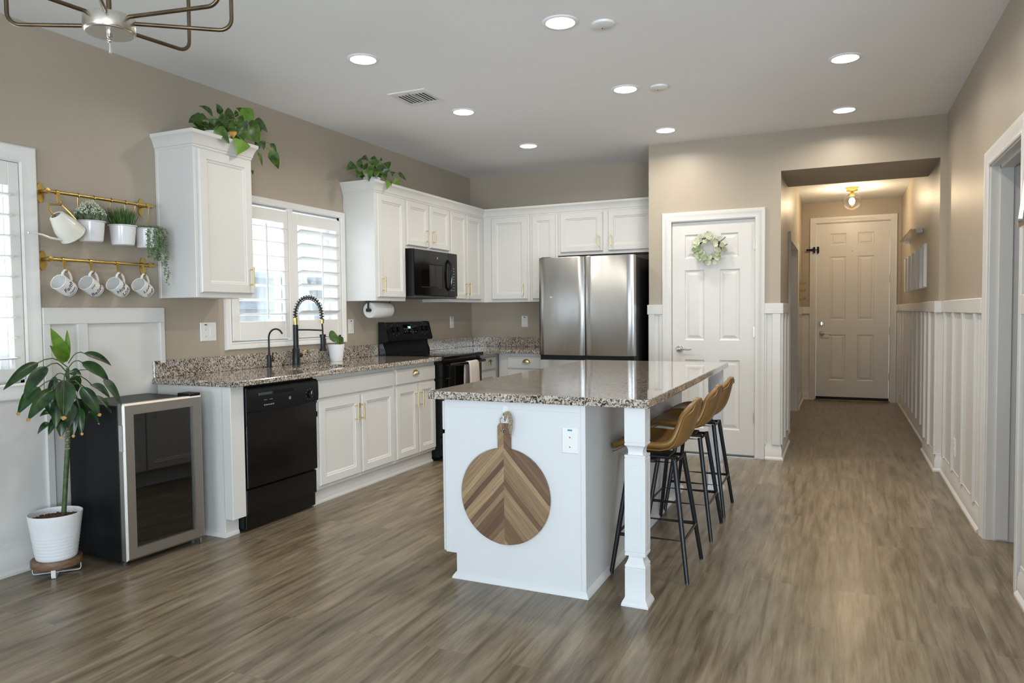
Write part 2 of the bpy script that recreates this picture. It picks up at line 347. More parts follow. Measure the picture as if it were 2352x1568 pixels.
        for r in rects:
            pr = None
            for ins, d in loops:
                q = [P(r[0]+ins, r[2]+ins, d), P(r[1]-ins, r[2]+ins, d), P(r[1]-ins, r[3]-ins, d), P(r[0]+ins, r[3]-ins, d)]
                if pr:
                    for k in range(4): s.face([pr[k], pr[(k+1) % 4], q[(k+1) % 4], q[k]])
                pr = q
            s.face(pr)
        a = [P(c, c, 0), P(W_-c, c, 0), P(W_-c, H_-c, 0), P(c, H_-c, 0)]
        b = [P(0, 0, -c), P(W_, 0, -c), P(W_, H_, -c), P(0, H_, -c)]
        e = [P(0, 0, -T), P(W_, 0, -T), P(W_, H_, -T), P(0, H_, -T)]
        for k in range(4):
            s.face([a[k], b[k], b[(k+1) % 4], a[(k+1) % 4]]); s.face([b[k], e[k], e[(k+1) % 4], b[(k+1) % 4]])
        s.face(e[::-1])
        return s
    def leaf(s, base, tip, w, facing=(1, -0.6, 0.3), sag=0.0, shape='lance', n=7, fold=0.25, curl=0.0):
        b, t = Vector(base), Vector(tip); d = t-b; L = d.length
        if L < 1e-5: return s
        f = Vector(facing); f = (f - d*f.dot(d)/d.length_squared)
        f = f.normalized() if f.length > 1e-4 else d.orthogonal().normalized()
        side = d.normalized().cross(f).normalized(); rows = []
        for i in range(n+1):
            q = i/n
            c = b + d*q + Vector((0, 0, sag*4*q*(1-q))) + f*curl*4*q*(1-q)
            if shape == 'lance': ww = w*0.5*(sin(pi*min(1, q**0.75*0.98+0.02)))**0.8
            elif shape == 'heart': ww = w*0.5*(min(1, (q/0.22))**0.6 if q < 0.22 else (1-((q-0.22)/0.78)**1.7))
            else: ww = w*0.5*sqrt(max(0, 1-(2*q-1)**2))
            ww = max(ww, 0.0004)
            rows.append([c - side*ww + f*ww*fold, c - side*ww*0.5 + f*ww*fold*0.3, c, c + side*ww*0.5 + f*ww*fold*0.3, c + side*ww + f*ww*fold])
        return s.grid(rows)
    def build(s, name, material, parent=None, sharp=35, recalc=True):
        bm = s.bm
        if recalc: bmesh.ops.recalc_face_normals(bm, faces=bm.faces[:])
        th = radians(sharp)
        for f in bm.faces: f.smooth = True
        for e in bm.edges:
            if len(e.link_faces) == 2 and e.calc_face_angle(0) > th: e.smooth = False
        root = parent
        while root is not None and root.parent is not None: root = root.parent
        off = Vector(root.location) if root is not None else Vector((0, 0, 0))
        if off.length: bmesh.ops.translate(bm, verts=bm.verts[:], vec=-off)
        me = bpy.data.meshes.new(name); bm.to_mesh(me); bm.free()
        if material is not None: me.materials.append(material)
        o = bpy.data.objects.new(name, me); COL.objects.link(o)
        if parent is not None: o.parent = parent
        return o

def tag(o, label=None, cat=None, group=None, kind=None):
    if label: o['label'] = label
    if cat: o['category'] = cat
    if group: o['group'] = group
    if kind: o['kind'] = kind
    return o
def thing(name, label, cat, loc=(0, 0, 0), group=None):
    o = bpy.data.objects.new(name, None); COL.objects.link(o); o.location = loc; o.empty_display_size = 0.1
    return tag(o, label, cat, group)
def frame(name, loc=(0, 0, 0)):
    o = bpy.data.objects.new(name, None); COL.objects.link(o); o.location = loc; o.empty_display_size = 0.1
    return tag(o, kind='structure')
def single(name, mb, m, label, cat, group=None):
    """one-mesh thing with its origin at its base"""
    xs = [v.co for v in mb.bm.verts]
    c = Vector(((min(p.x for p in xs)+max(p.x for p in xs))/2, (min(p.y for p in xs)+max(p.y for p in xs))/2, min(p.z for p in xs)))
    bmesh.ops.translate(mb.bm, verts=mb.bm.verts[:], vec=-c)
    o = mb.build(name, m); o.location = c
    return tag(o, label, cat, group)
def struct(name, mb, m, parent=None):
    o = mb.build(name, m, parent)
    if parent is None: tag(o, kind='structure')
    return o
def dup(root, loc, label=None, rz=None, drot=None):
    r = root.copy(); COL.objects.link(r); r.location = loc
    if label: r['label'] = label
    if rz is not None: r.rotation_euler = (0, 0, rz)
    if drot is not None: r.rotation_euler = drot
    for ch in list(root.children):
        c = ch.copy(); COL.objects.link(c); c.parent = r
        for g in list(ch.children):
            d = g.copy(); COL.objects.link(d); d.parent = c
    return r
X, Y, Z = Vector((1, 0, 0)), Vector((0, 1, 0)), Vector((0, 0, 1))
def text_mb(body, size, fn, depth=0.0006, shear=0.0, align='CENTER', weight=0.0):
    """lettering: each font point (u,v) and depth w goes through fn"""
    cu = bpy.data.curves.new('lettering', 'FONT'); cu.body = body; cu.size = size; cu.align_x = align; cu.shear = shear
    cu.resolution_u = 3; cu.extrude = depth; cu.offset = weight
    o = bpy.data.objects.new('lettering', cu); COL.objects.link(o)
    dg = bpy.context.evaluated_depsgraph_get(); me = o.evaluated_get(dg).to_mesh()
    mb = MB(); vs = [mb.bm.verts.new(fn(v.co.x, v.co.y, v.co.z)) for v in me.vertices]
    for p in me.polygons:
        try: mb.bm.faces.new([vs[i] for i in p.vertices])
        except ValueError: pass
    o.evaluated_get(dg).to_mesh_clear(); bpy.data.objects.remove(o); bpy.data.curves.remove(cu)
    return mb

# ================================================================== THE ROOM
ZC = 2.79; XR = 4.535; YP = -0.698; XP = 2.195; HL = 3.326; HL2 = 3.290; YJ = 0.19; YE = 3.888; YN = -10.8; ZL = 2.458
struct('floor', MB().box(-0.15, 9.2, YN-0.15, 4.1, -0.12, 0), M['floor'])
struct('ceiling', MB().box(-0.15, 9.2, YN-0.15, 4.1, ZC, ZC+0.12), M['ceiling'])

def wall(name, axis, c0, c1, a0, a1, z0, z1, holes=()):
    mb = MB(); A = sorted({a0, a1, *[h for q in holes for h in q[:2]]}); B = sorted({z0, z1, *[h for q in holes for h in q[2:]]})
    for i in range(len(A)-1):
        run = None
        for j in range(len(B)-1):
            am, bm_ = (A[i]+A[i+1])/2, (B[j]+B[j+1])/2
            if any(q[0] < am < q[1] and q[2] < bm_ < q[3] for q in holes): continue
            if axis == 'x': mb.box(c0, c1, A[i], A[i+1], B[j], B[j+1])
            else: mb.box(A[i], A[i+1], c0, c1, B[j], B[j+1])
    return struct(name, mb, M['wall'])
W1 = (-6.30, -4.925, 0.955, 2.065); W2 = (-3.555, -2.352, 1.10, 2.08)
wall('wall_left', 'x', -0.15, 0, YN-0.15, 0.15, 0, ZC, [W1, W2])
wall('wall_back', 'y', 0, 0.15, 0, XP+0.1, 0, ZC)
DP = (2.396, 3.128, 0.0, 2.083)
wall('wall_pantry', 'y', YP, YP+0.115, XP, HL, 0, ZC, [DP])
struct('wall_pantry_side', MB().box(XP, XP+0.1, YP+0.115, 0, 0, ZC), M['wall'])
struct('wall_hall_left', MB().box(HL-0.12, HL, YP+0.115, YJ, 0, ZC).box(HL2-0.12, HL2, YJ, 1.0, 0, ZC).box(HL2-0.12, HL2, 2.55, YE, 0, ZC).box(HL2-0.12, HL2, 1.0, 2.55, 2.04, ZC), M['wall'])
struct('wall_hall_back', MB().box(HL2-0.12, 3.462, YE, YE+0.14, 0, ZC).box(4.417, 4.75, YE, YE+0.14, 0, ZC).box(3.462, 4.417, YE, YE+0.14, 2.505, ZC), M['wall'])
struct('wall_lintel', MB().box(HL, XR, YP, YJ, ZL, ZC), M['wall'])
struct('wall_hall_jamb', MB().box(4.491, XR, YP, YJ, 0, ZL), M['wall'])
DR = (-3.33, -2.53, 0.0, 2.07)
wall('wall_right', 'x', XR, XR+0.165, -4.70, 4.03, 0, ZC, [DR])
wall('wall_near', 'y', YN-0.15, YN, 0, 9.2, 0, ZC, [(1.0, 3.6, 0.0, 2.15), (5.15, 8.45, 0.0, 2.2)])
wall('wall_far_right', 'x', 9.05, 9.2, YN, -4.55, 0, ZC)
struct('wall_side_room', MB().box(6.2, 6.3, -4.6, -1.2, 0, ZC).box(4.7, 9.1, -4.7, -4.55, 0, ZC).box(4.7, 6.3, -1.2, -1.1, 0, ZC), M['wall'])

# --- baseboards
BP = [(0, 0.0), (0.030, 0.0), (0.030, 0.012), (0.021, 0.024), (0.017, 0.026), (0.017, 0.085), (0.013, 0.092), (0.013, 0.106), (0.008, 0.114), (0.008, 0.138), (0, 0.142)]
fl = lambda u, v, w: (u, v, w)
def base(name, path): return struct(name, MB().sweep(path, BP, fl), M['trim'])
base('baseboard_right', [(XR, YP-0.001), (XR, -2.43)])
base('baseboard_hall_right', [(XR, YE), (XR, YJ+0.001), (4.491, YJ+0.001), (4.491, YP), (XR, YP)])
base('baseboard_pantry', [(3.205, YP), (HL, YP), (HL, YJ), (HL2, YJ), (HL2, 0.905)])
base('baseboard_pantry_left', [(XP, YP), (2.318, YP)])
base('baseboard_hall_left', [(HL2, 2.645), (HL2, YE), (3.39, YE)])
base('baseboard_left', [(0.012, YN), (0.012, -4.20)])
base('baseboard_near_right', [(XR, -3.42), (XR, -4.70)])

# --- wainscot
def wains(name, panel_boxes, rail_boxes, battens):
    r = frame(name)
    mb = MB()
    for b in panel_boxes: mb.box(*b)
    struct('panel', mb, M['trim'], r)
    mb = MB()
    for b in rail_boxes: mb.box(*b, bev=0.003)
    struct('rail', mb, M['trim'], r)
    for b in battens: struct('batten', MB().box(*b, bev=0.002), M['trim'], r)
    return r
ZR0, ZR1 = 1.255, 1.343
def bx(y): return (XR-0.022, XR-0.003, y-0.032, y+0.032, 0.13, ZR0)
wains('trim_right', [(XR-0.004, XR, -2.43, YP, 0, ZR0+0.01)], [(XR-0.024, XR, -2.43, YP, ZR0, ZR1)],
      [bx(y) for y in (-0.82, -1.27, -1.72, -2.19)])
wains('trim_hall_right', [(XR-0.004, XR, YJ, YE, 0, ZR0+0.01), (4.487, 4.491, YP, YJ, 0, ZR0+0.01), (4.491, XR, YP-0.004, YP, 0, ZR0+0.01)],
      [(XR-0.024, XR, YJ, YE, ZR0, ZR1), (4.467, 4.491, YP, YJ, ZR0, ZR1), (4.462, XR-0.024, YP-0.024, YP, ZR0-0.004, ZR1)],
      [bx(y) for y in (0.50, 0.96, 1.42, 1.88, 2.34, 2.80, 3.27, 3.70)] + [(4.469, 4.488, y-0.032, y+0.032, 0.13, ZR0) for y in (-0.655, -0.20, 0.15)])
wains('trim_pantry', [(3.2, HL, YP-0.004, YP, 0, ZR0+0.01), (XP, 2.32, YP-0.004, YP, 0, ZR0+0.01), (HL, HL+0.004, YP, YJ, 0, ZR0+0.01), (HL2, HL2+0.004, YJ, 0.91, 0, ZR0+0.01)],
      [(3.2, HL+0.024, YP-0.024, YP, ZR0, ZR1), (HL, HL+0.024, YP, YJ, ZR0, ZR1), (HL2, HL2+0.024, YJ+0.02, 0.91, ZR0, ZR1), (XP-0.012, 2.32, YP-0.024, YP, ZR0, ZR1)],
      [(3.262, HL+0.004, YP-0.022, YP-0.003, 0.13, ZR0), (3.19, 3.216, YP-0.016, YP-0.003, 0.13, ZR0), (XP, 2.25, YP-0.022, YP-0.003, 0.13, ZR0), (2.29, 2.325, YP-0.014, YP-0.003, 0.13, ZR0)] +
      [(HL+0.003, HL+0.022, y-0.032, y+0.032, 0.13, ZR0) for y in (-0.66, -0.27, 0.15)] + [(HL2+0.003, HL2+0.022, 0.50, 0.565, 0.13, ZR0)])
wains('trim_hall_back', [(HL2, 3.40, YE-0.004, YE, 0, ZR0), (4.47, XR, YE-0.004, YE, 0, ZR0), (HL2, HL2+0.004, 2.64, YE, 0, ZR0)],
      [(HL2, 3.40, YE-0.022, YE, ZR0-0.03, ZR1-0.02), (HL2, HL2+0.022, 2.64, YE-0.022, ZR0-0.03, ZR1-0.02), (4.475, XR-0.024, YE-0.022, YE, ZR0, ZR1)], [])
wains('trim_left', [(0, 0.012, -4.85, -4.098, 0, 1.255), (0, 0.012, -10.7, -4.85, 0, 0.88)],
      [(0, 0.030, -4.838, -4.098, 1.248, 1.337)], [(0.01, 0.028, -4.651, -4.594, 0.13, 1.25), (0.01, 0.028, -4.130, -4.098, 1.0, 1.25), (0.01, 0.028, -4.838, -4.80, 0.13, 1.25)])

# --- door casings, doors
CP = [(0, 0), (0, 0.012), (0.008, 0.016), (0.016, 0.013), (0.030, 0.014), (0.050, 0.019), (0.058, 0.023), (0.078, 0.023), (0.082, 0.018), (0.082, 0)]
def casing_y(y, x0, x1, zt, parent, name='casing', sgn=-1):
    return struct(name, MB().sweep([(x1, 0.0), (x1, zt), (x0, zt), (x0, 0.0)], CP, lambda u, v, w: (u, y+sgn*w, v)), M['trim'], parent)
def casing_x(x, y0, y1, zt, parent, sgn, name='casing'):
    return struct(name, MB().sweep([(y1, 0.0), (y1, zt), (y0, zt), (y0, 0.0)], CP, lambda u, v, w: (x+sgn*w, u, v)), M['trim'], parent)
SIX = [(0, 0), (0.010, -0.008), (0.020, -0.009), (0.044, -0.002)]
def lever(parent, p, n, side, m):
    """round rose with a curved lever; p on the door face, n outward, side along the lever"""
    p, n, side = Vector(p), Vector(n), Vector(side)
    mb = MB().lathe([(0, 0), (0.033, 0), (0.033, 0.006), (0.027, 0.013), (0.014, 0.016), (0.012, 0.045), (0, 0.047)], p, n, 20)
    mb.tube([p+n*0.042, p+n*0.046+side*0.02+Z*0.003, p+n*0.046+side*0.05+Z*0.001, p+n*0.044+side*0.085-Z*0.004, p+n*0.040+side*0.112+Z*0.002], [0.009, 0.009, 0.008, 0.007, 0.006], 8)
    return mb.build('door_handle', m, parent)
def hinge(parent, p, m):
    p = Vector(p); mb = MB().cyl(p-Z*0.045, p+Z*0.045, 0.007, None, 10)
    for k in (-0.052, 0.052): mb.sphere(p+Z*k, 0.007, seg=8, rings=5)
    mb.box(p.x-0.013, p.x+0.010, p.y+0.001, p.y+0.004, p.z-0.045, p.z+0.045)
    return mb.build('hinge', m, parent)
# pantry door
d1 = frame('door_1', (2.762, YP, 0))
rects = [(0.112, 0.262, 1.735, 1.945), (0.425, 0.578, 1.735, 1.945), (0.112, 0.285, 1.005, 1.63), (0.415, 0.59, 1.005, 1.63), (0.112, 0.285, 0.215, 0.83), (0.415, 0.59, 0.215, 0.83)]
struct('door_leaf', MB().slab((2.405, YP+0.012, 0.018), X, Z, -Y, 0.714, 2.055, 0.035, 0.002, rects, SIX), M['trim'], d1)
casing_y(YP, 2.402, 3.120, 2.080, d1)
struct('jamb', MB().box(2.396, 2.402, YP, YP+0.115, 0, 2.083).box(3.120, 3.128, YP, YP+0.115, 0, 2.083).box(2.396, 3.128, YP, YP+0.115, 2.076, 2.083), M['trim'], d1)
lever(d1, (2.470, YP+0.010, 0.942), -Y, X, M['chrome'])
for z in (0.352, 1.10, 1.855): hinge(d1, (3.122, YP-0.004, z), M['nickel'])
struct('latch_plate', MB().box(2.400, 2.406, YP-0.006, YP+0.01, 0.915, 0.975), M['chrome'], d1)
struct('threshold_gap', MB().box(2.402, 3.12, YP+0.03, YP+0.10, 0.0005, 0.004), M['slot'], d1)
# entry door
d2 = frame('door_2', (3.94, YE, 0))
px = lambda x, z: at(x, z, 'y', YE)
rects = [(0.178, 0.381, 2.135, 2.30), (0.527, 0.730, 2.135, 2.30), (0.172, 0.380, 1.085, 1.975), (0.530, 0.735, 1.085, 1.975), (0.166, 0.378, 0.235, 0.88), (0.527, 0.735, 0.235, 0.88)]
struct('door_leaf', MB().slab((3.478, YE+0.02, 0.048), X, Z, -Y, 0.922, 2.44, 0.04, 0.002, rects, SIX), M['trim'], d2)
casing_y(YE, 3.472, 4.407, 2.495, d2)
struct('jamb', MB().box(3.462, 3.476, YE, YE+0.14, 0, 2.505).box(4.403, 4.417, YE, YE+0.14, 0, 2.505).box(3.462, 4.417, YE, YE+0.14, 2.49, 2.505), M['trim'], d2)
struct('door_sweep', MB().box(3.478, 4.402, YE+0.012, YE+0.07, 0.012, 0.05), M['black_satin'], d2)
struct('threshold', MB().box(3.462, 4.417, YE-0.03, YE+0.14, 0.0, 0.014, bev=0.004), M['bronze'], d2)
lever(d2, (3.552, YE+0.018, 0.945), -Y, X, M['nickel'])
MB().lathe([(0, 0), (0.032, 0), (0.032, 0.010), (0.026, 0.018), (0.0, 0.02)], (3.548, YE+0.018, 1.085), -Y, 20).box(3.541, 3.555, YE-0.014, YE, 1.065, 1.105, bev=0.002).build('deadbolt', M['chrome'], d2)
MB().lathe([(0, 0), (0.009, 0), (0.009, 0.006), (0.004, 0.008), (0, 0.006)], (3.932, YE+0.018, 2.095), -Y, 14).build('peephole', M['nickel'], d2)
for z in (0.35, 0.98, 1.70, 2.30): hinge(d2, (4.405, YE-0.004, z), M['nickel'])
mb = MB().tube([(3.345, YE-0.045, 2.12), (3.46, YE-0.045, 2.12)], 0.008, 8).tube([(3.345, YE-0.045, 2.135), (3.46, YE-0.045, 2.135)], 0.006, 8)
mb.box(3.437, 3.462, YE-0.055, YE-0.018, 2.085, 2.165, bev=0.004).box(3.484, 3.512, YE-0.03, YE+0.02, 2.08, 2.17, bev=0.006).cyl((3.462, YE-0.04, 2.127), (3.50, YE-0.022, 2.127), 0.006)
mb.build('door_guard', M['black_satin'], d2)
# hall side door, recessed in its jamb
d4 = frame('door_4', (HL2, 1.775, 0))
casing_x(HL2, 1.0, 2.55, 2.03, d4, 1)
struct('jamb', MB().box(HL2-0.12, HL2, 0.99, 1.004, 0, 2.04).box(HL2-0.12, HL2, 2.546, 2.56, 0, 2.04).box(HL2-0.12, HL2, 1.0, 2.55, 2.026, 2.04), M['trim'], d4)
struct('door_leaf', MB().slab((HL2-0.075, 1.006, 0.012), Y, Z, X, 1.538, 2.01, 0.035, 0.002, [(0.12, 0.69, 0.25, 0.95), (0.84, 1.42, 0.25, 0.95), (0.12, 0.69, 1.08, 1.88), (0.84, 1.42, 1.08, 1.88)], SIX), M['jamb_grey'], d4)
# side doorway in the right wall: casing and deep jamb, open
d3 = frame('door_3', (XR, -2.93, 0))
casing_x(XR, DR[0]+0.006, DR[1]-0.006, 2.062, d3, -1)
mb = MB().box(XR-0.002, XR+0.165, DR[1]-0.016, DR[1], 0, 2.07).box(XR-0.002, XR+0.165, DR[0], DR[0]+0.016, 0, 2.07).box(XR-0.002, XR+0.165, DR[0], DR[1], 2.054, 2.07)
mb.box(XR+0.04, XR+0.10, DR[1]-0.030, DR[1]-0.016, 0.012, 2.054).box(XR+0.04, XR+0.10, DR[0]+0.016, DR[0]+0.030, 0.012, 2.054).box(XR+0.04, XR+0.10, DR[0]+0.016, DR[1]-0.016, 2.040, 2.054)
struct('jamb', mb, M['trim'], d3)
# the wainscot and casing on the near side of that doorway
wains('trim_near_right', [(XR-0.004, XR, -4.70, -3.42, 0, ZR0+0.01)], [(XR-0.024, XR, -4.70, -3.42, ZR0, ZR1)], [bx(y) for y in (-3.80, -4.25, -4.665)])

# --- windows with plantation shutters
def shutter(parent, y0, y1, z0, z1, lo, x=0.018, tilt=6, rod=0.5):
    """one hinged panel: stiles and rails, louvers and tilt rod; lo = louver opening (y0,y1,z0,z1)"""
    p = struct('shutter_panel', MB().box(x-0.026, x, y0, lo[0], z0, z1, bev=0.003).box(x-0.026, x, lo[1], y1, z0, z1, bev=0.003)
               .box(x-0.026, x, lo[0], lo[1], z0, lo[2], bev=0.002).box(x-0.026, x, lo[0], lo[1], lo[3], z1, bev=0.002), M['shutter'], parent)
    n = 7 if lo[3]-lo[2] < 0.8 else 9
    pitch = (lo[3]-lo[2])/n; xc = x-0.013
    for k in range(n):
        zc = lo[2]+pitch*(k+0.5)
        a = radians(tilt); prof = []
        for q in range(14):
            t = 2*pi*q/14; u, w = 0.052*cos(t), 0.0055*sin(t)
            prof.append((xc+u*cos(a)-w*sin(a), zc+u*sin(a)+w*cos(a)))
        MB().prism(prof, lambda c, d: (c, lo[0]+0.002, d), lambda c, d: (c, lo[1]-0.002, d)).build('louver', M['shutter'], p)
    yr = lo[0]+(lo[1]-lo[0])*rod
    MB().box(xc+0.053, xc+0.062, yr-0.006, yr+0.006, lo[2]+0.02, lo[3]-0.03, bev=0.002).build('tilt_rod', M['shutter'], p)
    for zz in (z0+0.16, z1-0.16): MB().cyl((x+0.002, y0-0.002, zz-0.03), (x+0.002, y0-0.002, zz+0.03), 0.004, None, 8).build('hinge', M['shutter'], p)
    return p
FP = [(0, -0.03), (0, 0.016), (0.010, 0.022), (0.020, 0.018), (0.045, 0.020), (0.060, 0.026), (0.072, 0.026), (0.080, 0.018), (0.080, 0)]
def window(name, hole, outer, mull=()):
    r = frame(name, (0, (hole[0]+hole[1])/2, hole[2]))
    y0, y1, z0, z1 = hole
    s = (outer[1]-y1)/0.080
    prof = [(o*s, w) for o, w in FP]
    struct('casing', MB().sweep([(y0, z0), (y1, z0), (y1, z1), (y0, z1)], prof, lambda u, v, w: (w, u, v), closed=True), M['shutter'], r)
    struct('reveal', MB().box(-0.15, -0.012, y0, y0+0.012, z0, z1).box(-0.15, -0.012, y1-0.012, y1, z0, z1).box(-0.15, -0.012, y0, y1, z0, z0+0.012).box(-0.15, -0.012, y0, y1, z1-0.012, z1), M['shutter'], r)
    mb = MB(); a, b, c, d = y0+0.012, y1-0.012, z0+0.012, z1-0.012; ym = (a+b)/2
    for q in (a, ym-0.03, b-0.045): mb.box(-0.135, -0.10, q, q+0.045, c, d, bev=0.003)
    mb.box(-0.134, -0.101, a, b, c, c+0.05, bev=0.003).box(-0.134, -0.101, a, b, d-0.045, d, bev=0.003)
    struct('sash', mb, M['white_plastic'], r)
    struct('pane', MB().box(-0.120, -0.116, a, b, c, d), M['glass'], r)
    for m0, m1 in mull: struct('mullion', MB().box(-0.012, 0.022, m0, m1, z0, z1, bev=0.003), M['shutter'], r)
    return r
w1 = window('window_1', W1, (0, -4.838, 0, 0), [(-5.64, -5.59)])
shutter(w1, -5.588, -4.928, 0.972, 2.062, (-5.535, -4.982, 1.03, 1.945), tilt=4)
shutter(w1, -6.297, -5.642, 0.972, 2.062, (-6.243, -5.695, 1.03, 1.945), tilt=4)
w2 = window('window_2', W2, (0, -2.302, 0, 0), [(-2.980, -2.930)])
shutter(w2, -3.545, -2.982, 1.115, 2.055, (-3.479, -3.030, 1.24, 1.968), tilt=5)
shutter(w2, -2.928, -2.362, 1.115, 2.055, (-2.877, -2.415, 1.245, 1.966), tilt=24)
# the two glazed doors that light the room from behind the camera
w3 = frame('window_3', (6.8, YN, 0)); mb = MB()
for x in (5.15, 6.2, 7.3, 8.38): mb.box(x, x+0.07, YN-0.10, YN-0.04, 0, 2.2)
struct('sash', mb.box(5.15, 8.45, YN-0.10, YN-0.04, 0, 0.08).box(5.15, 8.45, YN-0.10, YN-0.04, 2.12, 2.2), M['white_plastic'], w3)
struct('pane', MB().box(5.2, 8.4, YN-0.072, YN-0.068, 0.08, 2.12), M['glass'], w3)
w4 = frame('window_4', (2.3, YN, 0)); mb = MB()
for x in (1.0, 2.26, 3.53): mb.box(x, x+0.07, YN-0.10, YN-0.04, 0, 2.15)
struct('sash', mb.box(1.0, 3.6, YN-0.10, YN-0.04, 0, 0.08).box(1.0, 3.6, YN-0.10, YN-0.04, 2.08, 2.15), M['white_plastic'], w4)
struct('pane', MB().box(1.05, 3.55, YN-0.072, YN-0.068, 0.08, 2.08), M['glass'], w4)
# what stands outside the left windows: the pale wall and eaves of the house next door
n = thing('neighbouring_house', 'pale house wall seen between the louvers of the shutters over the sink', 'house', (-3.0, -3.5, -0.3))
MB().box(-3.4, -3.0, -9.5, 1.5, -0.3, 1.75).build('wall', M['stucco'], n)
MB().box(-3.5, -2.75, -9.6, 1.6, 1.75, 1.86).build('fascia', M['stucco_band'], n)
MB().box(-2.99, -2.94, -9.5, 1.5, 1.36, 1.43).build('trim_band', M['stucco_band'], n)
struct('ground', MB().box(-12, -0.15, -14, 3, -0.42, -0.3).box(-0.15, 12, -18, YN-0.16, -0.42, -0.3), M['stucco'])

# ================================================================== CABINETS
CABL = [(0, 0), (0.004, -0.005), (0.012, -0.0055), (0.019, -0.010)]
def bar_pull(door, p, n, L=0.13):
    p, n = Vector(p), Vector(n); mb = MB().cyl(p+n*0.032-Z*L/2, p+n*0.032+Z*L/2, 0.0055, None, 10)
    for k in (-0.048, 0.048): mb.cyl(p+Z*k-n*0.002, p+n*0.032+Z*k, 0.0045, None, 8)
    return mb.build('handle', M['gold'], door)
def cup_pull(drawer, p, n, u):
    p, n, u = Vector(p), Vector(n), Vector(u); mb = MB(); rows = []
    for i in range(19):
        th = pi*i/18; k = 1+0.05*abs(cos(4.5*th))
        rows.append([p + u*(0.043*cos(th)*k) + Z*(0.036*sin(th)*cos(ph)*k-0.012) + n*(0.001+0.026*sin(ph)*(0.25+0.75*sin(th))) for ph in [pi/2*j/8 for j in range(9)]])
    mb.grid(rows); o = mb.build('handle', M['gold'], drawer)
    md = o.modifiers.new('shell', 'SOLIDIFY'); md.thickness = 0.0025
    return o
def cdoor(parent, ax, f, a0, a1, z0, z1, handle=None, name='door', panel=True, T=0.02, m='cab', fr=0.055):
    """ax 'x': faces +x at x=f, a is y; 'y': faces -y at y=f, a is x; 'w': faces -x"""
    if ax == 'x': O, u, n = (f, a0, z0), Y, X
    elif ax == 'y': O, u, n = (a0, f, z0), X, -Y
    else: O, u, n = (f, a1, z0), -Y, -X
    w, h = a1-a0, z1-z0; e = fr
    mb = MB().slab(O, u, Z, n, w, h, T, 0.006, [(e, w-e, e, h-e)] if panel else [], CABL)
    d = mb.build(name, M[m], parent)
    if handle:
        ha, hz = handle
        if name == 'drawer': cup_pull(d, {'x': (f, ha, hz), 'y': (ha, f, hz)}[ax], n, u)
        else: bar_pull(d, {'x': (f, ha, hz), 'y': (ha, f, hz), 'w': (f, ha, hz)}[ax], n)
    return d
G_UP = 'white wall cabinets'; G_LO = 'white base cabinets'
ZU = 1.395; UT = 2.30; UX = 0.313; UF = 0.333
def upper(label, boxes, at_, group=G_UP):
    t = thing('wall_cabinet', label, 'cabinet', at_, group); mb = MB()
    for b in boxes: mb.box(*b, bev=0.002)
    mb.build('body', M['cab'], t); return t
cA = upper('tall white wall cabinet standing alone between the brass rails and the window', [(0, UX, -4.108, -3.648, ZU, UT), (0, 0.022, -4.112, -4.105, ZU, UT)], (0.16, -3.88, ZU))
cdoor(cA, 'x', UF, -4.082, -3.662, 1.425, 2.278, (-3.698, 1.53))
cB = upper('white wall cabinet with paper towel roll below, beside the window', [(0, UX, -2.294, -1.847, ZU, UT)], (0.16, -2.07, ZU))
cdoor(cB, 'x', UF, -2.272, -1.866, 1.425, 2.278, (-2.222, 1.53))
cC = upper('short white two-door wall cabinet above the black microwave', [(0, UX, -1.845, -1.062, 1.858, UT)], (0.16, -1.45, 1.858))
cdoor(cC, 'x', UF, -1.830, -1.468, 1.888, 2.278, (-1.512, 1.992), fr=0.05)
cdoor(cC, 'x', UF, -1.438, -1.075, 1.888, 2.278, (-1.395, 1.992), fr=0.05)
cD = upper('white two-door wall cabinet between microwave and the corner', [(0, UX, -1.060, 0, ZU, UT)], (0.16, -0.53, ZU))
cdoor(cD, 'x', UF, -1.046, -0.728, 1.425, 2.278, (-0.765, 1.53), fr=0.05)
cdoor(cD, 'x', UF, -0.716, -0.402, 1.425, 2.278, (-0.690, 1.53), fr=0.05)
cE = upper('white corner wall cabinet with one door on the back wall', [(UX+0.001, 0.852, -0.313, 0, ZU, UT)], (0.58, -0.16, ZU))
cdoor(cE, 'y', -0.333, 0.416, 0.828, 1.425, 2.278, (0.786, 1.53))
cF = upper('narrow white wall cabinet partly hidden by the fridge', [(0.854, 1.163, -0.313, 0, ZU, UT)], (1.0, -0.16, ZU))
cdoor(cF, 'y', -0.333, 0.884, 1.140, 1.425, 2.278, (1.105, 1.53))
cG = upper('wide white wall cabinet above the steel fridge', [(1.165, XP-0.001, -0.313, 0, 1.858, UT)], (1.68, -0.16, 1.858))
cdoor(cG, 'y', -0.333, 1.195, 1.642, 1.888, 2.278, (1.602, 1.988))
cdoor(cG, 'y', -0.333, 1.700, 2.150, 1.888, 2.278, (1.728, 1.988))
CR_ = [(-0.01, 2.286), (0.004, 2.286), (0.005, 2.298), (0.010, 2.302), (0.011, 2.312), (0.016, 2.330), (0.026, 2.352), (0.034, 2.360), (0.036, 2.380), (0.022, 2.380), (-0.01, 2.302)]
tag(single('crown_moulding', MB().sweep([(0, -4.108), (UX, -4.108), (UX, -3.648), (0, -3.648)], CR_, fl), M['cab'], 'white crown moulding topping the lone cabinet left of the window', 'moulding'))
tag(single('crown_moulding', MB().sweep([(0, -2.294), (UX, -2.294), (UX, -0.313), (XP-0.002, -0.313)], CR_, fl), M['cab'], 'long white crown moulding topping the cabinets around the corner', 'moulding'))

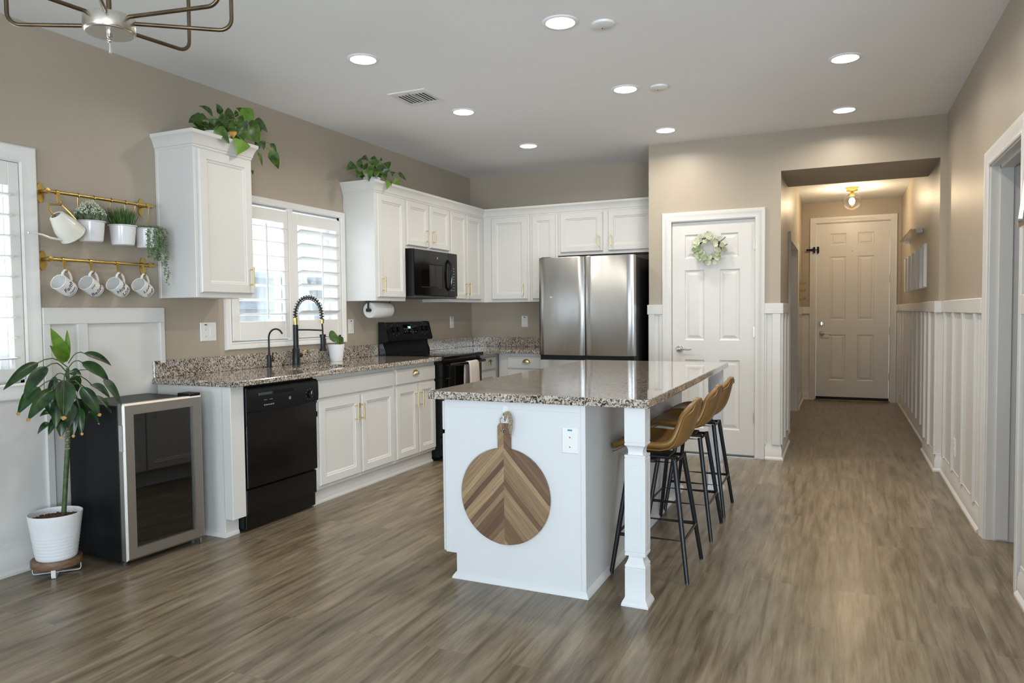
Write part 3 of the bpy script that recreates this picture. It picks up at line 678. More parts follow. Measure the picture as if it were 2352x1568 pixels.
# ---- base cabinets on the window wall
def lower(label, boxes, at_, toe=None):
    t = thing('base_cabinet', label, 'cabinet', at_, G_LO); mb = MB()
    for b in boxes: mb.box(*b, bev=0.002)
    mb.build('body', M['cab'], t)
    if toe: MB().box(*toe[0]).sweep(toe[1], [(0, 0.0), (0.014, 0.0), (0.013, 0.010), (0.004, 0.020), (0, 0.020)], fl).build('toe_kick', M['cab'], t)
    return t
BX = 0.597; BF = 0.617
ep = thing('cabinet_end_panel', 'pale end panel of the counter beside the dishwasher', 'panel', (0.3, -4.11, 0))
MB().box(0.03, 0.555, -4.165, -4.063, 0.0, 0.876, bev=0.002).box(0.55, BF, -4.165, -4.063, 0.105, 0.876, bev=0.002).build('panel', M['cab'], ep)
MB().sweep([(0.04, -4.165), (0.555, -4.165), (0.555, -4.07)], [(0, 0.0), (0.012, 0.0), (0.011, 0.016), (0.006, 0.026), (0, 0.028)], fl).build('shoe_moulding', M['cab'], ep)
cS = lower('white sink cabinet with two doors, right of the dishwasher', [(0.02, BX, -3.418, -2.491, 0.105, 0.64), (0.56, BX, -3.418, -2.491, 0.60, 0.876)], (0.3, -2.95, 0), ((0.05, 0.56, -3.418, -2.491, 0, 0.11), [(0.56, -3.418), (0.56, -2.491)]))
cdoor(cS, 'x', BF, -3.392, -2.504, 0.722, 0.843, name='drawer_front', panel=False)
cdoor(cS, 'x', BF, -3.392, -2.944, 0.130, 0.702, (-3.000, 0.580))
cdoor(cS, 'x', BF, -2.918, -2.504, 0.130, 0.702, (-2.935, 0.580))
cR = lower('white base cabinet with one drawer, left of the range', [(0.02, BX, -2.489, -1.852, 0.105, 0.876)], (0.3, -2.17, 0), ((0.05, 0.56, -2.489, -1.852, 0, 0.11), [(0.56, -2.489), (0.56, -1.852)]))
cdoor(cR, 'x', BF, -2.465, -1.868, 0.722, 0.843, (-2.19, 0.800), name='drawer', panel=False)
cdoor(cR, 'x', BF, -2.468, -2.150, 0.130, 0.702, (-2.195, 0.583), fr=0.05)
cdoor(cR, 'x', BF, -2.135, -1.868, 0.130, 0.702, (-2.118, 0.583), fr=0.05)
cK = lower('white base cabinet between the range and the kitchen corner', [(0.02, BX, -1.075, -0.03, 0.105, 0.876)], (0.3, -0.5, 0), ((0.05, 0.56, -1.075, -0.56, 0, 0.11), [(0.56, -1.075), (0.56, -0.56)]))
cdoor(cK, 'x', BF, -1.055, -0.665, 0.722, 0.843, (-0.80, 0.795), name='drawer', panel=False)
cdoor(cK, 'x', BF, -1.055, -0.665, 0.130, 0.702, (-1.02, 0.58))
cL = lower('white base cabinet with a drawer between corner and fridge', [(BX+0.022, 1.228, -0.597, -0.03, 0.105, 0.876)], (0.92, -0.3, 0), ((0.64, 1.228, -0.56, -0.05, 0, 0.11), [(0.64, -0.56), (1.228, -0.56)]))
cdoor(cL, 'y', -0.617, 0.722, 1.205, 0.722, 0.843, (0.932, 0.795), name='drawer', panel=False)
cdoor(cL, 'y', -0.617, 0.722, 1.205, 0.130, 0.702, (0.76, 0.58))

# ---- countertops
def slab_top(mb, poly, z0, z1, r=0.006):
    """extruded outline with eased edges"""
    def ring(ins, z):
        n = len(poly); out = []
        for i in range(n):
            p, q, s_ = Vector(poly[i-1]), Vector(poly[i]), Vector(poly[(i+1) % n])
            d0, d1 = (q-p).normalized(), (s_-q).normalized(); n0, n1 = Vector((-d0.y, d0.x)), Vector((-d1.y, d1.x)); m = n0+n1; m = m/m.dot(n0)
            out.append((q.x+m.x*ins, q.y+m.y*ins, z))
        return out
    rows = [ring(r, z0), ring(r*0.3, z0+r*0.3), ring(0, z0+r), ring(0, z1-r), ring(r*0.3, z1-r*0.3), ring(r, z1)]
    return mb.grid(rows, close_u=True, cap=True)
ct = thing('countertop', 'speckled granite worktop with undermount sink along the window wall', 'countertop', (0.33, -3.0, 0.877))
CZ0, CZ1 = 0.877, 0.911
SX0, SX1, SY0, SY1 = 0.300, 0.585, -3.39, -2.86
mb = MB()
# one slab: frame of the sink opening built as a ring with eased front and end edges
ou = [(0.0, -4.187), (0.672, -4.187), (0.672, -1.851), (0.0, -1.851)]
def rr(x0, x1, y0, y1, r, k=6):
    out = []
    for cx_, cy_, a0 in ((x1-r, y1-r, 0), (x0+r, y1-r, 90), (x0+r, y0+r, 180), (x1-r, y0+r, 270)):
        for i in range(k+1): a = radians(a0+90*i/k); out.append((cx_+r*cos(a), cy_+r*sin(a)))
    return out
hole = rr(SX0, SX1, SY0, SY1, 0.05)
def ring_top(mb, z, up, ins=0.006):
    o4 = [(0.0, -4.187+ins), (0.672-ins, -4.187+ins), (0.672-ins, -1.851), (0.0, -1.851)]
    bm2 = bmesh.new(); vo = [bm2.verts.new((x, y, z)) for x, y in o4]; vi = [bm2.verts.new((x, y, z)) for x, y in hole]
    es = [bm2.edges.new((vo[i], vo[(i+1) % 4])) for i in range(4)] + [bm2.edges.new((vi[i], vi[(i+1) % len(vi)])) for i in range(len(vi))]
    bmesh.ops.triangle_fill(bm2, use_beauty=True, edges=es)
    mp = {v: mb.bm.verts.new(v.co) for v in bm2.verts}
    for f in bm2.faces: mb.bm.faces.new([mp[v] for v in f.verts])
    bm2.free()
ring_top(mb, CZ1, True); ring_top(mb, CZ0, False)
prof = [(-0.006, CZ0), (-0.002, CZ0+0.002), (0, CZ0+0.006), (0, CZ1-0.006), (-0.002, CZ1-0.002), (-0.006, CZ1)]
rows = []
for (x, y), (mx_, my_) in zip(ou, ((0, -1), (1, -1), (1, 0), (0, 0))): rows.append([(x+mx_*o, y+my_*o, w) for o, w in prof])
mb.grid(rows)
mb.grid([[(x, y, CZ1) for x, y in hole], [(x, y, CZ0) for x, y in hole]], close_u=True)
bmesh.ops.remove_doubles(mb.bm, verts=mb.bm.verts[:], dist=1e-5)
mb.build('slab', M['granite'], ct, sharp=12)
MB().box(0.0, 0.021, -4.178, -1.851, CZ1, 1.015, bev=0.003).build('backsplash', M['granite'], ct)
sk = thing('kitchen_sink', 'cream undermount sink set into the granite below the window', 'sink', (0.35, -3.0, 0.70))
mb = MB(); hs = rr(SX0-0.006, SX1+0.006, SY0-0.006, SY1+0.006, 0.05); lo_ = rr(SX0+0.01, SX1-0.01, SY0+0.01, SY1-0.01, 0.05)
mb.grid([[(x, y, CZ0-0.002) for x, y in rr(SX0-0.02, SX1+0.02, SY0-0.02, SY1+0.02, 0.06)], [(x, y, CZ0-0.001) for x, y in hs], [(x, y, 0.70) for x, y in lo_], [(x*0.2+0.28, y*0.2-2.42, 0.69) for x, y in lo_]], close_u=True, cap=False)
mb.face([(x*0.2+0.28, y*0.2-2.42, 0.69) for x, y in lo_]); mb.build('basin', M['sink'], sk)
MB().lathe([(0, 0), (0.04, 0), (0.045, 0.003), (0.0, 0.004)], (0.35, -3.02, 0.690), Z, 20).build('drain', M['steel'], sk)
ct2 = thing('countertop', 'speckled granite corner worktop between range and fridge', 'countertop', (0.5, -0.4, 0.877))
slab_top(MB(), [(0, -1.078), (0.672, -1.078), (0.672, -0.672), (1.225, -0.672), (1.225, 0), (0, 0)], CZ0, CZ1).build('slab', M['granite'], ct2, sharp=12)
MB().box(0, 0.021, -1.078, 0, CZ1, 1.015, bev=0.003).box(0.021, 1.225, -0.021, 0, CZ1, 1.015, bev=0.003).build('backsplash', M['granite'], ct2)

# ================================================================== APPLIANCES
# dishwasher
dw = thing('dishwasher', 'black built-in dishwasher under the granite worktop', 'dishwasher', (0.3, -3.74, 0))
MB().box(0.04, 0.590, -4.058, -3.422, 0.02, 0.868).build('tub', M['black_satin'], dw)
dd = MB().box(0.592, 0.622, -4.052, -3.428, 0.262, 0.716, bev=0.004).build('door', M['black_gloss'], dw)
mb = MB(); rows = []
for j in range(13):
    t = j/12; y = -4.052+0.624*t; zb = 0.716-0.014*sin(pi*t)
    rows.append([(0.592, y, zb), (0.624, y, zb), (0.636, y, zb+0.004), (0.640, y, 0.76), (0.636, y, 0.845), (0.628, y, 0.856), (0.592, y, 0.856)])
mb.grid(rows, close_u=True, cap=True); cp = mb.build('control_panel', M['black_satin'], dw)
MB().box(0.592, 0.626, -4.056, -4.036, 0.63, 0.86, bev=0.004).build('trim_strip', M['black_satin'], dw)
MB().box(0.592, 0.626, -3.444, -3.424, 0.70, 0.86, bev=0.004).build('trim_strip', M['black_satin'], dw)
lk = MB().box(0.60, 0.612, -4.052, -3.428, 0.10, 0.252, bev=0.004).box(0.555, 0.60, -4.05, -3.43, 0.015, 0.105, bev=0.003).build('kick_plate', M['black_gloss'], dw)
PXF = 0.6395
MB().box(PXF-0.004, PXF, -3.965, -3.855, 0.806, 0.822, bev=0.002).build('vent_grille', M['grille'], cp)
MB().box(PXF-0.004, PXF+0.0003, -3.850, -3.66, 0.806, 0.824, bev=0.002).build('latch_slot', M['black_gloss'], cp)
kn = MB().lathe([(0, 0), (0.024, 0), (0.022, 0.014), (0.018, 0.017), (0, 0.017)], (PXF, -3.515, 0.768), X, 22).build('knob', M['black_gloss'], cp)
MB().box(PXF+0.017, PXF+0.0185, -3.520, -3.512, 0.770, 0.788).build('pointer', M['grey_mark'], cp)
mb = MB().lathe([(0.010, 0), (0.010, 0.001), (0.007, 0.001), (0.007, 0)], (PXF+0.0002, -3.70, 0.765), X, 20); mb.box(PXF, PXF+0.001, -3.7035, -3.6965, 0.7595, 0.7705)
mb.build('round_badge', M['grey_mark'], cp)
mb = MB()
for k in range(5): mb.box(PXF, PXF+0.0008, -3.925+0.018*k, -3.913+0.018*k, 0.742, 0.749)
for k in range(2): mb.box(PXF, PXF+0.0008, -3.925+0.048*k, -3.898+0.048*k, 0.775, 0.778)
for a in range(0, 360, 40):
    yy, zz = -3.515+0.034*cos(radians(a)), 0.768+0.034*sin(radians(a)); mb.box(PXF, PXF+0.0008, yy-0.004, yy+0.004, zz-0.0012, zz+0.0012)
mb.build('printed_marks', M['grey_mark'], cp)
# range
RY0, RY1 = -1.846, -1.084
rg = thing('kitchen_range', 'black electric range with backguard between the base cabinets', 'range', (0.35, -1.465, 0))
MB().box(0.03, 0.640, RY0+0.002, RY1-0.002, 0.03, 0.895, bev=0.003).box(0.05, 0.58, RY0+0.02, RY1-0.02, 0.0, 0.03).build('body', M['black_satin'], rg)
ck = MB().box(0.02, 0.692, RY0, RY1, 0.880, 0.915, bev=0.006).build('cooktop', M['black_gloss'], rg)
MB().box(0.09, 0.665, RY0+0.03, RY1-0.03, 0.9148, 0.9158, bev=0.0003).build('cooktop_glass', M['black_glass'], ck)
for x, y, r in ((0.24, -1.66, 0.095), (0.50, -1.66, 0.075), (0.24, -1.27, 0.075), (0.50, -1.27, 0.105)):
    MB().lathe([(r, 0), (r, 0.0003), (r-0.003, 0.0003), (r-0.003, 0)], (x, y, 0.9157), Z, 40).build('burner_ring', M['dark_grey'], ck)
bgp = [(0.022, 0.913), (0.088, 0.913), (0.088, 0.945), (0.066, 1.000), (0.066, 1.030), (0.120, 1.038), (0.124, 1.050), (0.086, 1.198), (0.072, 1.206), (0.022, 1.206)]
bk = MB().prism(bgp, lambda x, z: (x, RY0+0.012, z), lambda x, z: (x, RY1-0.012, z)).build('backguard', M['black_satin'], rg)
MB().prism([(0.02, 0.913), (0.094, 0.913), (0.094, 0.945), (0.07, 1.0), (0.07, 1.03), (0.124, 1.036), (0.129, 1.050), (0.09, 1.203), (0.074, 1.211), (0.02, 1.211)], lambda x, z: (x, RY0, z), lambda x, z: (x, RY0+0.012, z)).build('end_cap', M['black_gloss'], bk)
MB().prism([(0.02, 0.913), (0.094, 0.913), (0.094, 0.945), (0.07, 1.0), (0.07, 1.03), (0.124, 1.036), (0.129, 1.050), (0.09, 1.203), (0.074, 1.211), (0.02, 1.211)], lambda x, z: (x, RY1-0.012, z), lambda x, z: (x, RY1, z)).build('end_cap', M['black_gloss'], bk)
bn = Vector((0.148, 0, 0.038)).normalized()                      # outward normal of the sloping control face
def bgpt(y, s_): return Vector((0.124-0.038*s_, y, 1.050+0.148*s_))
for y in (-1.735, -1.655, -1.235, -1.165):
    p = bgpt(y, 0.62); k = MB().lathe([(0, 0), (0.023, 0), (0.021, 0.02), (0.017, 0.024), (0, 0.024)], p, bn, 20).build('knob', M['black_gloss'], bk)
    MB().box(p.x+0.022, p.x+0.030, p.y-0.0035, p.y+0.0035, p.z-0.008, p.z+0.022, bev=0.002).build('grip', M['black_gloss'], k)
up = Vector((-0.038, 0, 0.148)).normalized()
mb = MB(); mb.face([bgpt(-1.56, 0.32)+bn*0.001, bgpt(-1.32, 0.32)+bn*0.001, bgpt(-1.32, 0.90)+bn*0.001, bgpt(-1.56, 0.90)+bn*0.001])
o = mb.build('display_window', M['black_glass'], bk); o.modifiers.new('s', 'SOLIDIFY').thickness = 0.001
text_mb('7:18', 0.026, lambda u, v, w: bgpt(-1.462, 0.66)+Y*u+up*v+bn*(w+0.0022), weight=0.0006).build('clock_digits', M['display'], bk)
mb = MB()
for y in (-1.54, -1.50, -1.45, -1.40, -1.36): mb.box(bgpt(y, 0.45).x+0.0015, bgpt(y, 0.45).x+0.0025, y-0.006, y+0.006, bgpt(y, 0.45).z-0.002, bgpt(y, 0.45).z+0.002)
for y0_ in (-1.695, -1.20):
    for a in range(0, 360, 45):
        p = bgpt(y0_+0.062*cos(radians(a)), 0.62+0.36*sin(radians(a))); mb.box(p.x+0.001, p.x+0.002, p.y-0.003, p.y+0.003, p.z-0.003, p.z+0.003)
mb.build('printed_marks', M['grey_mark'], bk)
od = MB().slab((0.672, RY0+0.004, 0.22), Y, Z, X, 0.754, 0.635, 0.03, 0.006, [(0.06, 0.694, 0.10, 0.50)], [(0, 0), (0.006, -0.003), (0.010, -0.003)]).build('oven_door', M['black_gloss'], rg)
MB().box(0.6685, 0.6695, RY0+0.072, RY1-0.074, 0.33, 0.71).build('oven_window', M['black_glass'], od)
yy = [RY0+0.045+(RY1-RY0-0.09)*i/12 for i in range(13)]
mb = MB().tube([(0.722+0.020*sin(pi*i/12), y, 0.838) for i, y in enumerate(yy)], 0.014, 12)
for y in (yy[0]+0.004, yy[-1]-0.004): mb.tube([(0.668, y, 0.838), (0.724, y, 0.838)], 0.012, 10)
mb.build('handle', M['black_gloss'], od)
MB().box(0.63, 0.670, RY0+0.004, RY1-0.004, 0.045, 0.21, bev=0.005).build('storage_drawer', M['black_gloss'], rg)
MB().box(0.62, 0.655, RY0+0.003, RY1-0.003, 0.855, 0.882, bev=0.002).build('vent_trim', M['black_satin'], rg)
# towel folded over the oven handle
mb = MB(); rows = []
for j in range(9):
    y = -1.535+0.205*j/8; wv = 0.003*sin(j*1.7)
    pr = [(0.700+wv, 0.60), (0.703+wv, 0.72), (0.707, 0.80), (0.716, 0.848), (0.735, 0.8565), (0.755, 0.851), (0.765, 0.83), (0.767+wv, 0.76), (0.769+wv*1.5, 0.66), (0.770+wv*2, 0.57)]
    rows.append([(x+0.012*sin(pi*(j+4.0)/12), y+(0.012*(0.85-z)), z) for x, z in pr])
mb.grid(rows)
tw = single('dish_towel', mb, M['towel'], 'pale folded towel hanging over the black oven door handle', 'towel')
tw.modifiers.new('s', 'SOLIDIFY').thickness = 0.005
# microwave
mw = thing('microwave', 'black microwave mounted under the short wall cabinet', 'microwave', (0.2, -1.46, 1.44))
MY0, MY1 = -1.843, -1.064
MB().box(0.01, 0.375, MY0, MY1, 1.442, 1.857, bev=0.003).build('case', M['black_satin'], mw)
md_ = MB().slab((0.405, MY0, 1.446), Y, Z, X, 0.61, 0.408, 0.028, 0.004, [(0.115, 0.50, 0.075, 0.285)], [(0, 0), (0.004, -0.003), (0.008, -0.003)]).build('door', M['black_gloss'], mw)
MB().box(0.4015, 0.4025, MY0+0.125, MY0+0.49, 1.53, 1.722).build('door_window', M['black_glass'], md_)
MB().box(0.376, 0.404, MY0+0.612, MY1, 1.446, 1.854, bev=0.003).build('keypad_panel', M['black_gloss'], mw)
MB().tube([(0.405, MY0+0.595, 1.50), (0.430, MY0+0.602, 1.53), (0.440, MY0+0.606, 1.62), (0.440, MY0+0.606, 1.67), (0.430, MY0+0.602, 1.75), (0.405, MY0+0.595, 1.785)], 0.012, 10).build('handle', M['black_gloss'], md_)
mb = MB()
for k in range(9):
    for q in range(2): mb.box(0.4038, 0.4046, MY0+0.652+0.045*q, MY0+0.672+0.045*q, 1.50+0.026*k, 1.506+0.026*k)
mb.build('key_marks', M['grey_mark'], mw)
MB().lathe([(0, 0), (0.010, 0), (0.010, 0.001), (0, 0.001)], (0.405, MY0+0.40, 1.792), X, 18).build('round_badge', M['grey_mark'], md_)
MB().box(0.02, 0.40, MY0+0.01, MY1-0.01, 1.425, 1.445, bev=0.003).build('underside_grille', M['dark_grey'], mw)
# paper towel
pt = thing('paper_towel_holder', 'black paper towel holder screwed under the cabinet beside the window', 'holder', (0.155, -2.02, 1.318))
mb = MB().tube([(0.155, -2.185, 1.318), (0.155, -1.86, 1.318)], 0.006, 8).tube([(0.155, -2.180, 1.395), (0.155, -2.180, 1.36), (0.155, -2.182, 1.318)], 0.008, 8).lathe([(0, 0), (0.016, 0), (0.016, 0.012), (0, 0.012)], (0.155, -2.195, 1.318), Y, 16)
mb.box(0.14, 0.17, -2.195, -2.165, 1.387, 1.395).tube([(0.155, -1.862, 1.395), (0.155, -1.862, 1.318)], 0.006, 8); mb.build('bracket', M['black_metal'], pt)
single('paper_towel_roll', MB().lathe([(0.020, 0), (0.064, 0), (0.066, 0.003), (0.066, 0.272), (0.064, 0.275), (0.020, 0.275), (0.020, 0.0)], (0.155, -2.162, 1.318), Y, 32), M['paper'], 'white paper towel roll hanging below the cabinet', 'paper towel')
# fridge
fx0, fx1, fy = 1.240, 2.137, -1.023
fr = thing('refrigerator', 'stainless steel french door refrigerator with black sides', 'refrigerator', (1.69, -0.55, 0))
MB().box(fx0+0.006, fx1-0.003, -0.925, -0.09, 0.03, 1.775, bev=0.004).box(fx0+0.03, fx1-0.03, -0.90, -0.12, 0, 0.03).build('cabinet_body', M['black_satin'], fr)
def fdoor(name, x0, x1, z0, z1):
    n_, rows = 15, []
    for i in range(n_):
        t = i/(n_-1); x = x0+(x1-x0)*t
        e = min(t, 1-t)*(x1-x0); d = -0.010*(1-min(1, e/0.020))**2
        rows.append([(x, -0.930, z0), (x, fy-d+0.004, z0), (x, fy-d, z0+0.006), (x, fy-d, z1-0.006), (x, fy-d+0.004, z1), (x, -0.930, z1)])
    return MB().grid(rows, close_u=True, cap=True).build(name, M['fridge'], fr)
dl = fdoor('door', fx0, 1.684, 0.889, 1.787); dr_ = fdoor('door', 1.691, fx1, 0.889, 1.787); fz = fdoor('freezer_drawer', fx0, fx1, 0.06, 0.846)
MB().box(fx0+0.004, fx1-0.004, -1.000, -0.928, 0.846, 0.889).box(1.684, 1.691, -0.99, -0.93, 0.889, 1.785).build('gasket', M['black_satin'], fr)
MB().box(fx1-0.10, fx1-0.012, -0.99, -0.90, 1.776, 1.795, bev=0.004).build('hinge_cover', M['black_satin'], fr)
MB().box(fx0+0.012, fx0+0.10, -0.99, -0.90, 1.776, 1.795, bev=0.004).build('hinge_cover', M['black_satin'], fr)
MB().box(1.352, 1.358, fy-0.0012, fy, 1.418, 1.430).box(1.364, 1.370, fy-0.0012, fy, 1.418, 1.428).build('painted_reflection', M['white_plastic'], dl)  # small reflection on the steel door, painted in as white chips
# under-counter beverage cooler, standing a little askew
bc = thing('beverage_cooler', 'small black beverage cooler with steel framed glass door', 'cooler', (0.275, -4.50, 0))
x0, x1, y0, y1 = 0.04, 0.462, -4.738, -4.266
MB().box(x0, x1, y0, y1, 0.022, 0.832, bev=0.004).build('cabinet_body', M['black_satin'], bc)
for x in (x0+0.03, x1-0.02):
    for y in (y0+0.03, y1-0.03): MB().cyl((x, y, 0), (x, y, 0.024), 0.014, None, 12).build('foot', M['dark_grey'], bc)
dpf = [(0.0, 0.466), (0.0, 0.498), (0.010, 0.506), (0.058, 0.506), (0.058, 0.466)]
mb = MB().sweep([(y1+0.002, 0.034), (y0, 0.034), (y0, 0.842), (y1+0.002, 0.842)], [(o, w) for o, w in dpf], lambda u, v, w: (w, u, v), closed=True)
cd_ = mb.build('door_frame', M['steel_frame'], bc)
MB().box(0.468, 0.492, y0+0.052, y1-0.052, 0.088, 0.788).build('glass_pane', M['smoked'], cd_)
MB().box(0.4625, 0.467, y0+0.045, y1-0.045, 0.08, 0.795).build('dark_lining', M['black_satin'], cd_)
MB().box(0.470, 0.500, y0-0.003, y0+0.002, 0.60, 0.735, bev=0.001).build('handle_recess', M['chrome'], cd_)
MB().box(0.40, 0.50, y1-0.075, y1-0.002, 0.832, 0.856, bev=0.003).build('hinge_cover', M['black_satin'], bc)
MB().cyl((0.49, y1-0.02, 0.006), (0.49, y1-0.02, 0.034), 0.006, None, 8).build('hinge_pin', M['chrome'], bc)
bc.rotation_euler = (0, 0, radians(-3.2))

# ================================================================== ISLAND
IX0, IX1, IY0, IY1 = 2.040, 2.757, -4.194, -2.03
isl = thing('kitchen_island', 'white island cabinet with the round wooden board on its end', 'island', (2.4, -3.1, 0))
MB().box(IX0+0.002, IX1-0.018, IY0+0.02, IY1, 0.118, 0.872).box(2.10, IX1-0.018, IY0+0.02, IY1, 0.0, 0.118).build('body', M['island'], isl)
pe = MB().prism([(IX0, 0.872), (IX0, 0.121), (2.098, 0.121), (2.098, 0.0), (IX1, 0.0), (IX1, 0.872)], lambda x, z: (x, IY0, z), lambda x, z: (x, IY0+0.019, z)).build('end_panel', M['island'], isl)
MB().box(IX1-0.019, IX1, IY0+0.0195, IY1, 0.0, 0.872, bev=0.001).build('back_panel', M['island'], isl)
MB().box(IX1-0.020, IX1+0.003, IY0-0.003, IY0+0.03, 0.03, 0.872, bev=0.002).box(IX0, IX0+0.02, IY0-0.002, IY0+0.01, 0.123, 0.872, bev=0.002).box(IX0+0.02, IX1-0.02, IY0-0.002, IY0+0.01, 0.835, 0.872, bev=0.001).build('corner_trim', M['island'], isl)
MB().sweep([(2.098, -2.1), (2.098, IY0), (IX1, IY0), (IX1, IY1)][::1], [(0, 0), (0.018, 0), (0.017, 0.008), (0.011, 0.018), (0.004, 0.028), (0, 0.030)], fl).build('shoe_moulding', M['island'], isl)
yy = [IY0+0.003+(IY1-IY0-0.006)*i/4 for i in range(5)]
for i in range(4):
    cdoor(isl, 'w', IX0-0.020, yy[i]+0.004, yy[i+1]-0.004, 0.125, 0.70, m='island', name='door', handle=(yy[i]+0.06 if i % 2 else yy[i+1]-0.06, 0.58))
    cdoor(isl, 'w', IX0-0.020, yy[i]+0.004, yy[i+1]-0.004, 0.72, 0.86, m='island', name='drawer_front', panel=False)
it = thing('island_countertop', 'long speckled granite island top reflecting the refrigerator', 'countertop', (2.51, -3.05, 0.872))
slab_top(MB(), [(1.9715, -4.235), (3.056, -4.235), (3.056, -1.859), (1.9715, -1.859)], 0.8725, 0.911, 0.006).build('slab', M['granite'], it, sharp=12)
def post(label, cx_, cy_):
    t = thing('island_post', label, 'post', (cx_, cy_, 0), 'square island posts')
    prof = [(0.0595, 0.0), (0.0595, 0.008), (0.056, 0.018), (0.048, 0.032), (0.0455, 0.038), (0.0455, 0.164), (0.0435, 0.166), (0.0435, 0.168), (0.0455, 0.170), (0.0455, 0.178), (0.039, 0.190), (0.033, 0.205), (0.031, 0.218), (0.031, 0.222),
            (0.0455, 0.222), (0.0455, 0.234), (0.0435, 0.236), (0.0435, 0.238), (0.0455, 0.240), (0.0455, 0.648), (0.0435, 0.650), (0.0435, 0.652), (0.0455, 0.654), (0.0455, 0.664), (0.034, 0.664), (0.032, 0.672), (0.033, 0.686), (0.038, 0.700), (0.0455, 0.706), (0.0455, 0.715), (0.0435, 0.717), (0.0435, 0.719), (0.0455, 0.721), (0.0455, 0.8725)]
    mb = MB().grid([[(cx_+a*h, cy_+b*h, z) for a, b in ((-1, -1), (1, -1), (1, 1), (-1, 1))] for h, z in prof], close_u=True, cap=True)
    mb.build('shaft', M['island'], t)
    for n_, u in ((-Y, X), (X, Y), (Y, -X), (-X, -Y)):
        O = Vector((cx_, cy_, 0.262)) + n_*0.0462 - u*0.034
        MB().slab(O, u, Z, n_, 0.068, 0.365, 0.002, 0.0005, [(0.007, 0.061, 0.007, 0.358)], [(0, 0), (0.002, -0.0015), (0.003, -0.0015)]).build('raised_panel', M['island'], t)
    return t
post('white square post nearer the room, holding the island top by the first stool', 2.985, -4.155)
post('white square post at the pantry end of the island top', 2.985, -1.965)
# cutting board
cb = thing('cutting_board', 'large round chevron wood board with handle hanging on the island', 'cutting board', (2.3655, IY0-0.020, 0.4265))
mb = MB(); R = 0.2275; out = []
a0 = math.asin(0.0325/R)
for i in range(64): a = pi/2-a0-(2*pi-2*a0)*i/63; out.append((2.3655+R*cos(a), 0.4265+R*sin(a)))
out += [(2.3655-0.0325, 0.758), (2.3655-0.022, 0.770), (2.3655+0.022, 0.770), (2.3655+0.0325, 0.758)]
hole_ = [(2.3655-0.002+0.010*cos(2*pi*k/16), 0.738+0.010*sin(2*pi*k/16)) for k in range(16)]
def holed(mb, y, ins):
    bm2 = bmesh.new(); vo = []
    n = len(out)
    for i in range(n):
        p, q, s_ = Vector(out[i-1]), Vector(out[i]), Vector(out[(i+1) % n]); t = (s_-p).normalized(); nn = Vector((-t.y, t.x)); c_ = Vector((2.3655, 0.4265))
        nn = -nn if nn.dot(q-c_) > 0 and abs(q.x-2.3655) > 0.034 else (nn if abs(q.x-2.3655) > 0.034 else Vector((2.3655-q.x, 0)).normalized())
        v = q+nn*ins; vo.append(bm2.verts.new((v.x, y, v.y)))
    vi = [bm2.verts.new((x, y, z)) for x, z in hole_]
    es = [bm2.edges.new((vo[i], vo[(i+1) % n])) for i in range(n)] + [bm2.edges.new((vi[i], vi[(i+1) % 16])) for i in range(16)]
    bmesh.ops.triangle_fill(bm2, use_beauty=True, edges=es)
    mp = {v: mb.bm.verts.new(v.co) for v in bm2.verts}
    for f in bm2.faces: mb.bm.faces.new([mp[v] for v in f.verts])
    r = [v.co.copy() for v in vo]; bm2.free(); return r
yb, yf_ = IY0-0.003, IY0-0.021
r0 = holed(mb, yf_, 0.004); r3 = holed(mb, yb, 0.002)
ro = [Vector((x, yf_+0.004, z)) for x, z in out]; ro2 = [Vector((x, yb-0.002, z)) for x, z in out]
mb.grid([r0, ro, ro2, r3], close_u=True); mb.grid([[(x, yf_, z) for x, z in hole_], [(x, yb, z) for x, z in hole_]], close_u=True)
bmesh.ops.remove_doubles(mb.bm, verts=mb.bm.verts[:], dist=1e-5)
mb.build('board', M['chevron'], cb)
pts = [(2.3635, yf_-0.004, 0.737), (2.352, yf_-0.004, 0.765), (2.352, yf_-0.006, 0.795), (2.372, yf_-0.008, 0.812), (2.392, yf_-0.010, 0.812), (2.402, yf_-0.008, 0.79), (2.405, yf_-0.006, 0.765), (2.398, yf_-0.004, 0.742)]
mb = MB().tube([(2.3635, yb-0.004, 0.737), (2.3635, yf_-0.005, 0.733), (2.354, yf_-0.004, 0.760), (2.352, yf_-0.004, 0.792), (2.366, yf_+0.004, 0.803)], 0.0028, 7)
for dx in (0, 0.004, 0.008, -0.004): mb.tube([(2.366, yf_+0.002, 0.802), (2.372+dx, yf_-0.004, 0.818+dx*0.6), (2.386+dx, yf_-0.008, 0.824+dx*0.6), (2.400+dx, yf_-0.008, 0.812+dx*0.5), (2.407+dx, yf_-0.006, 0.79), (2.403+dx, yf_-0.005, 0.765-dx*2), (2.396+dx, yf_-0.004, 0.738-dx*3)], 0.0034, 6)
mb.tube([(2.378, yf_-0.006, 0.822), (2.380, yf_-0.007, 0.80), (2.376, yf_-0.006, 0.782)], [0.007, 0.006, 0.003], 7)
mb.build('rope_loop', M['rope'], cb)
hk = MB().prism(rr(2.357, 2.383, 0.775, 0.852, 0.0125), lambda x, z: (x, IY0-0.0003, z), lambda x, z: (x, IY0-0.006, z)).tube([(2.370, IY0-0.004, 0.800), (2.370, IY0-0.020, 0.794), (2.370, IY0-0.030, 0.800), (2.370, IY0-0.031, 0.808)], 0.004, 8)
single('adhesive_hook', hk, M['white_plastic'], 'small white adhesive hook holding the round wooden board', 'hook')

